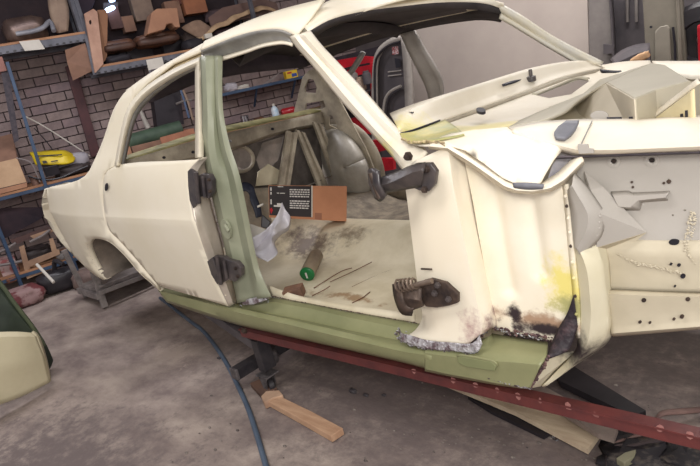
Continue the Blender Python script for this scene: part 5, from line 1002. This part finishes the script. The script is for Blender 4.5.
for yy in (72, 76): tube('panel_rib', [(388, yy, 2.21), (401, yy-1.5, 2.21)], .006, M_df, e, seg=5)
# red trolley
e = empty('tool_trolley', tuple(Y(362, 90, 2.6).xy)+(FLOOR,), 0, 'red steel tool trolley with open trays beyond the far rear corner of the car', 'trolley')
plate('red_tray', [(334, 66, 2.6), (338, 60, 2.6), (362, 56, 2.6), (373, 57, 2.6), (373, 62, 2.6), (352, 66, 2.6), (336, 70, 2.6)], M_redp, e, t=.05)
plate('red_tray', [(345, 73, 2.6), (352, 68, 2.6), (374, 64, 2.6), (375, 71, 2.6), (356, 76, 2.6)], M_redp, e, t=.05)
plate('red_post', [(371, 62, 2.55), (375.5, 62, 2.55), (379, 180, 2.55), (374, 180, 2.55)], M_redp, e, t=.04)
plate('red_drawer', [(352, 118, 2.5), (372, 114, 2.5), (380, 126, 2.5), (372, 134, 2.5), (355, 130, 2.5)], M_redp, e, t=.04)
plate('red_drawer', [(373, 140, 1.8), (389, 139, 1.8), (390, 149, 1.8), (377, 152, 1.8)], M_redp, e, t=.04); plate('red_drawer', [(379, 158, 1.8), (394, 158, 1.8), (395, 169, 1.8), (384, 171, 1.8)], M_redp, e, t=.04)
plate('back_frame', [(325, 60, 2.85), (380, 46, 2.85), (384, 190, 2.85), (330, 190, 2.85)], mat('near_black_metal', (38, 32, 38), (54, 46, 52), .6, scale=12), e, t=.03)
for k, (x, y, r_, m_, lb) in enumerate(((354, 84, .055, M_gdoor, 'grey jar'), (362, 90, .05, M_beige, 'beige jar'), (368, 84, .045, M_gdark, 'dark jar'), (350, 96, .06, M_gdoor, 'grey tin'), (365, 102, .05, M_card2, 'brown tin'))):
    o = lathe('jar', Y(x, y, 2.35), (0, 0, 1), [(0, r_), (.10, r_), (.11, r_*.7), (.13, r_*.7)], m_); tag(o, lb+(' on the upper tray of the red trolley' if y < 92 else ' on the lower tray of the red trolley'), 'jar'); rebase(o)
for y in (92.5, 106): 
    a = Y(360, y, 2.35); a.z = a.z if y > 100 else a.z
plate('tray', [Y(340, 96, 2.3), Y(376, 89, 2.3), Y(376, 89, 2.8), Y(340, 96, 2.8)], M_gdark, e, t=.01); plate('tray', [Y(340, 110, 2.3), Y(376, 103, 2.3), Y(376, 103, 2.8), Y(340, 110, 2.8)], M_gdark, e, t=.01)
# ================================================================== UNDER, IN FRONT OF AND INSIDE THE CAR
st = empty('steel_jig', (-1.9, -.8, FLOOR), 0, 'red oxide steel beam on a black caster stand under the sage sill', 'stand')
BY = -.80
a = U(243, 331, 'y', BY); b = U(760, 453.5, 'y', BY); b.z = U(700, 438.5, 'y', BY).z+.0
bm = bmesh.new(); pa = U(243, 331, 'y', BY); pb = U(700, 438.6, 'y', BY); pb = pa+(pb-pa)*1.5
add_beam(bm, pa-Vector((0, 0, .003)), pb-Vector((0, 0, .003)), .035, .038, .004); from_bm('red_beam', bm, M_redbeam, st)
bm = bmesh.new(); add_beam(bm, pa+Vector((0, -.004, .018)), pb+Vector((0, -.004, .018)), .04, .005); from_bm('beam_flange', bm, M_redbeam, st)
random.seed(5)
M_sp = mat('pinkish_scuff', (170, 120, 114), (130, 84, 80), .5, scale=30)
for x in (414, 453, 475, 497, 518, 540, 568, 596, 660, 690):
    t_ = (x-243)/(700-243); y = 331+(438-331)*t_+random.uniform(-1, 1); c = U(x, y, 'y', BY-.020)
    d = (pb-pa).normalized(); u = Vector((0, 0, 1)); k = random.uniform(.006, .010)
    plate('scuff', [c+d*k*random.uniform(.7, 1.3)*math.cos(q)+u*k*1.2*random.uniform(.6, 1.2)*math.sin(q) for q in [i*math.pi/4 for i in range(8)]], M_sp, st, t=.002)
lathe('end_bolt', U(245, 330, 'y', BY-.03), (0, -1, 0), [(0, .016), (.008, .016), (.008, .01), (.016, .009)], M_rusty, st, seg=6, smooth=False)
M_bs = mat('black_square_tube', (38, 36, 40), (60, 56, 58), .45, scale=12)
M_wg = mat('welded_grey_steel', (110, 104, 104), (70, 66, 68), .5, metal=.3, scale=30, bump=.6)
cx = fl(272, 391)
beam('diagonal_arm', U(206, 309, 'y', -.72), U(262, 347, 'y', -.76), .05, .05, mat('dark_grey_arm', (92, 86, 88), (66, 62, 66), .5), st)
beam('post', U(259, 338, 'y', -.76), U(268, 368, 'y', -.76), .07, .05, M_bs, st)
beam('cross_bar', U(236, 373, 'z', -.11), U(318, 324, 'z', -.11), .055, .055, M_bs, st)
beam('cross_bar_end', U(233.5, 374.5, 'z', -.11), U(236, 373, 'z', -.11), .058, .058, M_wg, st)
lump('weld_joint', U(270, 357, 'z', -.09), (.08, .08, .08), Matrix.Identity(3), M_wg, st, p=.8, amp=.3)
cs_ = empty('caster', (0, 0, 0)); cs_.parent = st
wc = Vector((cx.x, cx.y, FLOOR+.036)); cs_.location = wm(st).inverted() @ wc
lathe('caster_wheel', wc-Vector((.0, .014, 0)), (.35, .94, 0), [(0, .012), (0, .030), (.004, .035), (.024, .035), (.028, .030), (.028, .012)], M_bs, cs_, seg=22)
plate('caster_fork', [wc+Vector((-.03, -.03, .06)), wc+Vector((.03, -.03, .06)), wc+Vector((.012, -.03, -.01)), wc+Vector((-.012, -.03, -.01))], M_wg, cs_, t=.004)
plate('caster_fork', [wc+Vector((-.03, .022, .06)), wc+Vector((.03, .022, .06)), wc+Vector((.012, .022, -.01)), wc+Vector((-.012, .022, -.01))], M_wg, cs_, t=.004)
box('caster_plate', wc+Vector((0, 0, .062)), (.09, .08, .008), M_wg, cs_)
# second stand out of sight that carries the front of the beam
q = pb; beam('post', Vector((q.x-.1, q.y, q.z)), Vector((q.x-.1, q.y, FLOOR)), .05, .05, M_bs, st)
# timber offcuts by the caster
def Zp(x, y, h): return U(x, y, 'z', FLOOR+h)
M_pine = mat('sawn_pine', (200, 164, 134), (176, 138, 110), .7, scale=6, stretch=(1, 6, 1), bump=.2)
def slab(name, top, h, m_, label, cat):
    P_ = [Zp(x, y, h) for x, y in top]; bm = bmesh.new(); V1 = [bm.verts.new(p) for p in P_]; V0 = [bm.verts.new(Vector((p.x, p.y, FLOOR+.004))) for p in P_]; n = len(P_)
    bm.faces.new(V1); bm.faces.new(V0[::-1])
    for i in range(n): bm.faces.new((V0[i], V0[(i+1) % n], V1[(i+1) % n], V1[i]))
    bmesh.ops.recalc_face_normals(bm, faces=bm.faces); bmesh.ops.bevel(bm, geom=list(bm.edges), offset=.002, segments=1, affect='EDGES')
    o = from_bm(name, bm, m_); tag(o, label, cat); rebase(o); return o
slab('timber_offcut', [(268, 401), (281, 396.5), (311, 411), (343, 428), (331, 436), (300, 418.5)], .035, M_pine, 'sawn pine offcut lying on the concrete in front of the caster', 'wood')
slab('wood_block', [(250, 383), (266, 376), (277, 388), (262, 396)], .03, mat('dark_wood_block', (112, 84, 70), (84, 64, 56), .8), 'dark wooden block chocked against the caster wheel', 'wood')
slab('torn_cardboard', [(261, 396), (266, 391), (279, 390), (283, 395), (272, 398), (264, 402)], .042, mat('pale_torn_cardboard', (196, 164, 138), (160, 128, 106), .8), 'torn pale cardboard scrap on the end of the pine offcut', 'cardboard').location.z += .0
# air hose
o = tube('air_hose', [Zp(x, y, .014) for x, y in ((160, 298), (172, 307), (190, 321), (203, 331), (216, 347), (228, 366), (238, 386), (248, 408), (256, 432), (262, 452), (270, 480), (276, 500))], .012, mat('blue_grey_rubber', (88, 102, 120), (70, 84, 102), .5), n=70, seg=10); tag(o, 'blue grey rubber air hose snaking over the concrete floor', 'hose'); rebase(o)
# planks and rubbish under the front
M_pl = mat('pale_grey_plank', (214, 196, 168), (184, 162, 138), .7, scale=5, stretch=(1, 5, 1), bump=.25)
def plank(name, pts, z0, th, m_, label, tilt=None):
    P_ = [U(x, y, 'z', FLOOR+h) for x, y, h in pts]; o = plate(name, P_, m_, t=th, off=0); tag(o, label, 'plank'); rebase(o); return o
plank('floor_plank', [(447, 375, .035), (490, 390, .035), (541, 410, .035), (601, 434, .035), (588, 452, .035), (516, 414, .035), (480, 399, .035), (443, 384, .035)], 0, .02, M_pl, 'pale plank with a broken end lying under the red beam')
plank('floor_plank', [(505, 378, .065), (530, 380, .065), (618, 430, .065), (614, 441, .065), (598, 436, .065), (560, 412, .065)], 0, .02, mat('grey_dim_plank', (160, 144, 134), (130, 116, 108), .7), 'greyer plank crossing behind the pale one')
plank('floor_plank', [(552, 368, .05), (575, 370, .05), (646, 414, .05), (634, 420, .05), (560, 384, .05)], 0, .03, mat('blackened_plank', (48, 42, 46), (34, 30, 34), .6), 'blackened plank on the floor behind the red beam')
plank('floor_plank', [(468, 398, .012), (500, 408, .012), (550, 434, .012), (544, 438, .012), (492, 413, .012)], 0, .015, mat('blackened_plank', (48, 42, 46)), 'blackened batten half hidden under the pale plank')
M_torn = mat('torn_pinkish_strip', (158, 128, 120), (116, 90, 86), .7, scale=10)
def ribbon(name, pts, w, m_, label):
    rows = [[Zp(x, y-w, h) for x, y, h in pts], [Zp(x, y, h+.012) for x, y, h in pts], [Zp(x, y+w, h) for x, y, h in pts]]
    o = strip(name, rows, m_, n=40, sub=2, t=.005, jit=.004); tag(o, label, 'strip'); rebase(o); return o
ribbon('torn_strip', [(770, 406, .02), (720, 408, .02), (690, 411, .03), (664, 413, .05), (655, 421, .06), (646, 431, .05), (630, 438, .03), (614, 443, .02)], 2.4, M_torn, 'pinkish torn strip curling from the right edge over the floor')
ribbon('torn_strip', [(668, 441, .03), (650, 442, .04), (632, 446, .03), (615, 446, .02), (608, 450, .02), (606, 462, .02), (607, 480, .02)], 1.4, mat('grey_torn_strip', (110, 96, 96), (80, 70, 72), .7), 'thin grey torn strip hanging down at the lower right')
lump('rubbish_heap', Zp(640, 458, .01), (.22, .20, .06), Matrix.Identity(3), mat('dark_rubbish', (46, 42, 46), (92, 84, 78), .7, scale=24, contrast=(.5, .65)), None, 'dark heap of swept rubbish under the right end of the beam', 'rubbish', amp=.6, seed=7, fold=5)
lump('rubbish_heap', Zp(690, 462, .01), (.20, .18, .06), Matrix.Identity(3), mat('dark_rubbish', (46, 42, 46)), None, 'dark rubbish heap in the lower right corner of the view', 'rubbish', amp=.6, seed=13, fold=5)
slab('pale_chip', [(616, 458), (625, 452), (636, 449), (634, 456), (624, 463)], .05, mat('olive_pale_chip', (150, 146, 120), (120, 116, 96), .6), 'pale olive metal chip lying on the rubbish', 'chip')
lump('foil_ball', Zp(556, 437, .012), (.022, .018, .018), Matrix.Identity(3), M_weld, None, 'small crumpled foil ball in front of the pale plank', 'foil', amp=.6, seed=7, fold=5)
# gravel and grit on the concrete
random.seed(21); bm = bmesh.new()
for k in range(260):
    x = random.gauss(520, 90) if k % 3 else random.uniform(150, 680); y = random.uniform(360, 462)
    p = Zp(x, y, .002); r_ = random.uniform(.0015, .005) if k % 15 else .008
    bmesh.ops.create_icosphere(bm, subdivisions=1, radius=r_, matrix=Matrix.Translation(p) @ Matrix.Diagonal((1.3, .8, .6, 1)))
o = from_bm('grit', bm, mat('floor_grit', (150, 140, 132), (80, 72, 70), .8, scale=40)); tag(o, 'loose grit and metal crumbs strewn over the concrete', 'grit', kind='stuff')
random.seed(4)
for k, (x, y, r_) in enumerate(((353, 391, .018), (366, 395, .012), (241, 389, .010), (219, 358, .012), (384, 395, .010))):
    lump('stone', Zp(x, y, r_*.4), (r_*2, r_*1.3, r_), Matrix.Identity(3), M_gdark, None, ['dark pebble beside the shadow of the sill, largest one', 'dark pebble just right of the largest one', 'dark pebble left of the wooden block', 'small dark stone beside the blue hose', 'flat dark pebble under the middle of the beam'][k], 'stone', amp=.4, seed=k)
# ---- panels at the lower left
M_fend = mat('cream_guard_paint', (212, 202, 172), (196, 186, 154), .5, scale=3)
fx = -3.18
e = empty('cream_guard', tuple(U(20, 395, 'x', fx).xy)+(FLOOR,), 0, 'cream painted guard panel standing on the floor at the lower left', 'panel')
strip('guard_skin', [
    [U(-60, 335, 'x', fx-.06), U(-20, 333, 'x', fx-.05), U(14, 332, 'x', fx-.04), U(31, 333, 'x', fx-.05)],
    [U(-60, 340, 'x', fx+.0), U(-20, 338, 'x', fx+.01), U(16, 337, 'x', fx+.01), U(36, 337, 'x', fx-.02)],
    [U(-60, 375, 'x', fx+.05), U(-20, 371, 'x', fx+.06), U(20, 363, 'x', fx+.05), U(44, 357, 'x', fx+.0)],
    [U(-60, 424, 'x', fx+.03), U(-20, 411, 'x', fx+.03), U(20, 397, 'x', fx+.03), U(50, 382, 'x', fx+.0)]], M_fend, e, n=30, sub=6, t=.006)
strip('guard_return', [[U(31, 333, 'x', fx-.05), U(37, 338, 'x', fx-.02), U(44, 358, 'x', fx), U(50, 382, 'x', fx)], [U(33, 331, 'x', fx-.10), U(39, 336, 'x', fx-.09), U(46, 356, 'x', fx-.08), U(51, 379, 'x', fx-.08)]], M_fend, e, n=20, sub=2, t=.004)
gx = -3.45
e = empty('green_bonnet', tuple(U(30, 370, 'x', gx).xy)+(FLOOR,), 0, 'dark green panel leaning behind the cream guard at the lower left', 'panel')
M_dg = mat('dark_green_paint', (64, 74, 62), (44, 52, 46), .45, scale=5)
strip('panel_skin', [[U(-30, 250, 'x', gx-.1), U(0, 280, 'x', gx-.08), U(14, 300, 'x', gx-.05), U(34, 326, 'x', gx-.02), U(46, 345, 'x', gx), U(53, 360, 'x', gx)],
    [U(-30, 270, 'x', gx), U(0, 293, 'x', gx+.0), U(12, 308, 'x', gx+.02), U(29, 328, 'x', gx+.04), U(40, 342, 'x', gx+.04), U(50, 368, 'x', gx)],
    [U(-30, 300, 'x', gx-.02), U(-5, 312, 'x', gx-.02), U(8, 322, 'x', gx), U(20, 332, 'x', gx), U(32, 350, 'x', gx), U(44, 378, 'x', gx)],
    [U(-30, 390, 'x', gx-.02), U(-5, 392, 'x', gx-.02), U(8, 392, 'x', gx), U(20, 390, 'x', gx), U(32, 386, 'x', gx), U(44, 382, 'x', gx)]], M_dg, e, n=30, sub=4, t=.008)
tube('panel_edge', [U(-30, 255, 'x', gx-.05), U(0, 284, 'x', gx-.03), U(14, 303, 'x', gx), U(33, 328, 'x', gx+.03), U(44, 346, 'x', gx+.04)], .012, mat('olive_painted_highlight', (96, 104, 80), (76, 84, 66), .45), e, n=20, seg=8)  # lighter olive tube paints the highlight along the panel edge
# ---- inside the car
def D(px, py, dist): return CPOS+ray(px, py)*dist
bx_ = empty('cardboard_carton', tuple(D(310, 220, 3.05)), 0, 'kraft carton with a black printed panel lying inside the car', 'box')
def boxface(P, t, m_, name, parent, **k): return plate(name, P, m_, parent, t=t, **k)
fr = [D(268.5, 185.2, 2.98), D(347, 186, 3.10), D(346.5, 221.5, 3.06), D(269, 217.5, 2.94)]; back = (ray(310, 200)*.16)+Vector((0, 0, .0))
bm = bmesh.new(); V = [bm.verts.new(p) for p in fr]+[bm.verts.new(p+back*.9-UP*.0) for p in fr]
for q in ((0, 1, 2, 3), (7, 6, 5, 4), (0, 4, 5, 1), (1, 5, 6, 2), (2, 6, 7, 3), (3, 7, 4, 0)): bm.faces.new([V[i] for i in q])
bmesh.ops.recalc_face_normals(bm, faces=bm.faces); bmesh.ops.bevel(bm, geom=list(bm.edges), offset=.003, segments=1, affect='EDGES'); from_bm('carton', bm, mat('warm_kraft', (190, 132, 98), (176, 120, 88), .8), bx_)
e1 = fr[1]-fr[0]; e2 = fr[3]-fr[0]; nf = e1.cross(e2).normalized(); nf = nf if nf.dot(CPOS-fr[0]) > 0 else -nf
def onf(u, v, k=.002): return fr[0].lerp(fr[1], u).lerp(fr[3].lerp(fr[2], u), v)+nf*k
def lab(u0, v0, u1, v1, m_, name, k=.003): plate(name, [onf(u0, v0, k), onf(u1, v0, k), onf(u1, v1, k), onf(u0, v1, k)], m_, bx_, t=.001)
lab(.005, .02, .535, .93, mat('black_print_panel', (40, 34, 36), (50, 42, 42), .6), 'printed_panel', .0025)
lab(.535, .0, .55, .93, M_paper, 'white_border'); lab(.58, .80, .67, .98, mat('brown_tape', (150, 100, 76)), 'tape')
M_pr = mat('white_print', (214, 208, 202), (190, 184, 180), .7); random.seed(2)
for k in range(9):
    v = .12+k*.068
    if k == 4: continue
    x0 = .26
    while x0 < .50:
        w = random.uniform(.012, .04); lab(x0, v, min(x0+w, .51), v+.034, M_pr, 'print_line', .0045); x0 += w+.008
for (u0, v0, u1, v1) in ((.10, .24, .13, .26), (.14, .24, .20, .26), (.11, .04, .18, .06), (.10, .56, .17, .62), (.06, .62, .15, .67), (.02, .08, .035, .18), (.02, .22, .035, .30), (.02, .45, .035, .6)): lab(u0, v0, u1, v1, M_pr, 'print_line', .0045)
plate('red_mark', [onf(.01, .76, .005), onf(.03, .70, .005), (onf(.05, .78, .005)), onf(.025, .90, .005)], M_redp, bx_, t=.001)
# crumpled metallic film
o = strip('crumpled_film', [
    [D(283, 201, 2.62), D(280, 208, 2.60), D(274, 219, 2.58), D(266, 229, 2.56), D(255, 236, 2.54), D(247, 240, 2.54)],
    [D(286, 209, 2.62), D(283, 216, 2.62), D(276, 226, 2.56), D(268, 236, 2.60), D(258, 246, 2.55), D(250, 252, 2.56)],
    [D(290, 216, 2.60), D(289, 226, 2.62), D(279, 232, 2.60), D(272, 238, 2.54), D(270, 246, 2.52), D(258, 258, 2.50)],
    [D(291, 217, 2.62), D(290, 229, 2.66), D(281, 235, 2.66), D(275, 244, 2.60), D(277, 254, 2.50), D(266, 262, 2.46)]], mat('silvery_film', (206, 202, 208), (186, 182, 190), .35, scale=8, spec=.7), n=36, sub=5, t=.002, jit=.010)
tag(o, 'crumpled silvery white film draped inside the door opening', 'film'); rebase(o)
o = plate('white_flap', [D(244, 222, 2.66), D(256, 226, 2.66), D(270, 231, 2.66), D(262, 240, 2.62), D(250, 252, 2.58), D(246, 240, 2.6)], M_paper, t=.003); tag(o, 'flat white sheet behind the crumpled film', 'sheet'); rebase(o)
t = empty('seat_belt', tuple(D(252, 200, 2.7)), 0, 'black webbing seat belt with buckle hanging left of the carton', 'belt')
strip('webbing', [[D(238, 184, 2.72), D(246, 182, 2.74), D(253, 186, 2.72), D(256, 196, 2.70), D(261, 208, 2.70), D(262, 216, 2.70)], [D(240, 192, 2.72), D(246, 191, 2.70), D(249, 195, 2.70), D(250, 201, 2.68), D(254, 210, 2.68), D(256, 218, 2.68)]], mat('black_webbing', (30, 32, 44), (44, 46, 60), .6, scale=20), t, n=24, sub=3, t=.006, jit=.006)
plate('buckle', [D(262, 214, 2.66), D(271, 222, 2.66), D(268, 229, 2.66), D(261, 227, 2.66)], M_blk, t, t=.02, bevel=.004)
strip('white_band', [[D(257, 206, 2.66), D(263, 203, 2.67)], [D(257.5, 208, 2.66), D(263.5, 205, 2.67)]], M_paper, t, n=4, t=.003)
# spray can lying on the floor pan
c0 = U(307, 274.5, 'z', .312); c1 = U(316, 256, 'z', .345); ax = (c1-c0).normalized()
t = empty('spray_can', tuple(c0), 0, 'spray can with a round green end lying on the floor pan', 'can')
lathe('can_body', c0, ax, [(0, .033), (.01, .035), (.16, .035), (.175, .028), (.18, .012)], mat('grey_tan_can', (150, 134, 112), (120, 104, 88), .5, scale=8), t, seg=28)
lathe('green_end', c0-ax*.004, ax, [(-.002, .020), (-.001, .031), (.003, .0355), (.012, .0355)], mat('green_plastic', (28, 110, 58), (20, 90, 48), .35), t, seg=28)
Bx = basis(-ax)
plate('end_mark', [c0-ax*.008+Bx.col[1]*x+Bx.col[2]*y for x, y in ((-.005, -.016), (.003, -.016), (.004, .015), (-.004, .015))], M_pr, t, t=.001)
bm = bmesh.new(); add_box(bm, (0, 0, 0), (.085, .055, .045), None, .003); me = bpy.data.meshes.new('brick_block'); bm.to_mesh(me); bm.free(); me.materials.append(mat('brown_wood_block', (134, 100, 80), (96, 70, 58), .8, scale=12, bump=.3))
o = bpy.data.objects.new('wood_block', me); COL.objects.link(o); q = U(294, 292, 'z', .32); o.location = q; o.rotation_euler = (.1, -.1, .55); tag(o, 'brown wooden block on the floor pan beside the green ended can', 'wood')
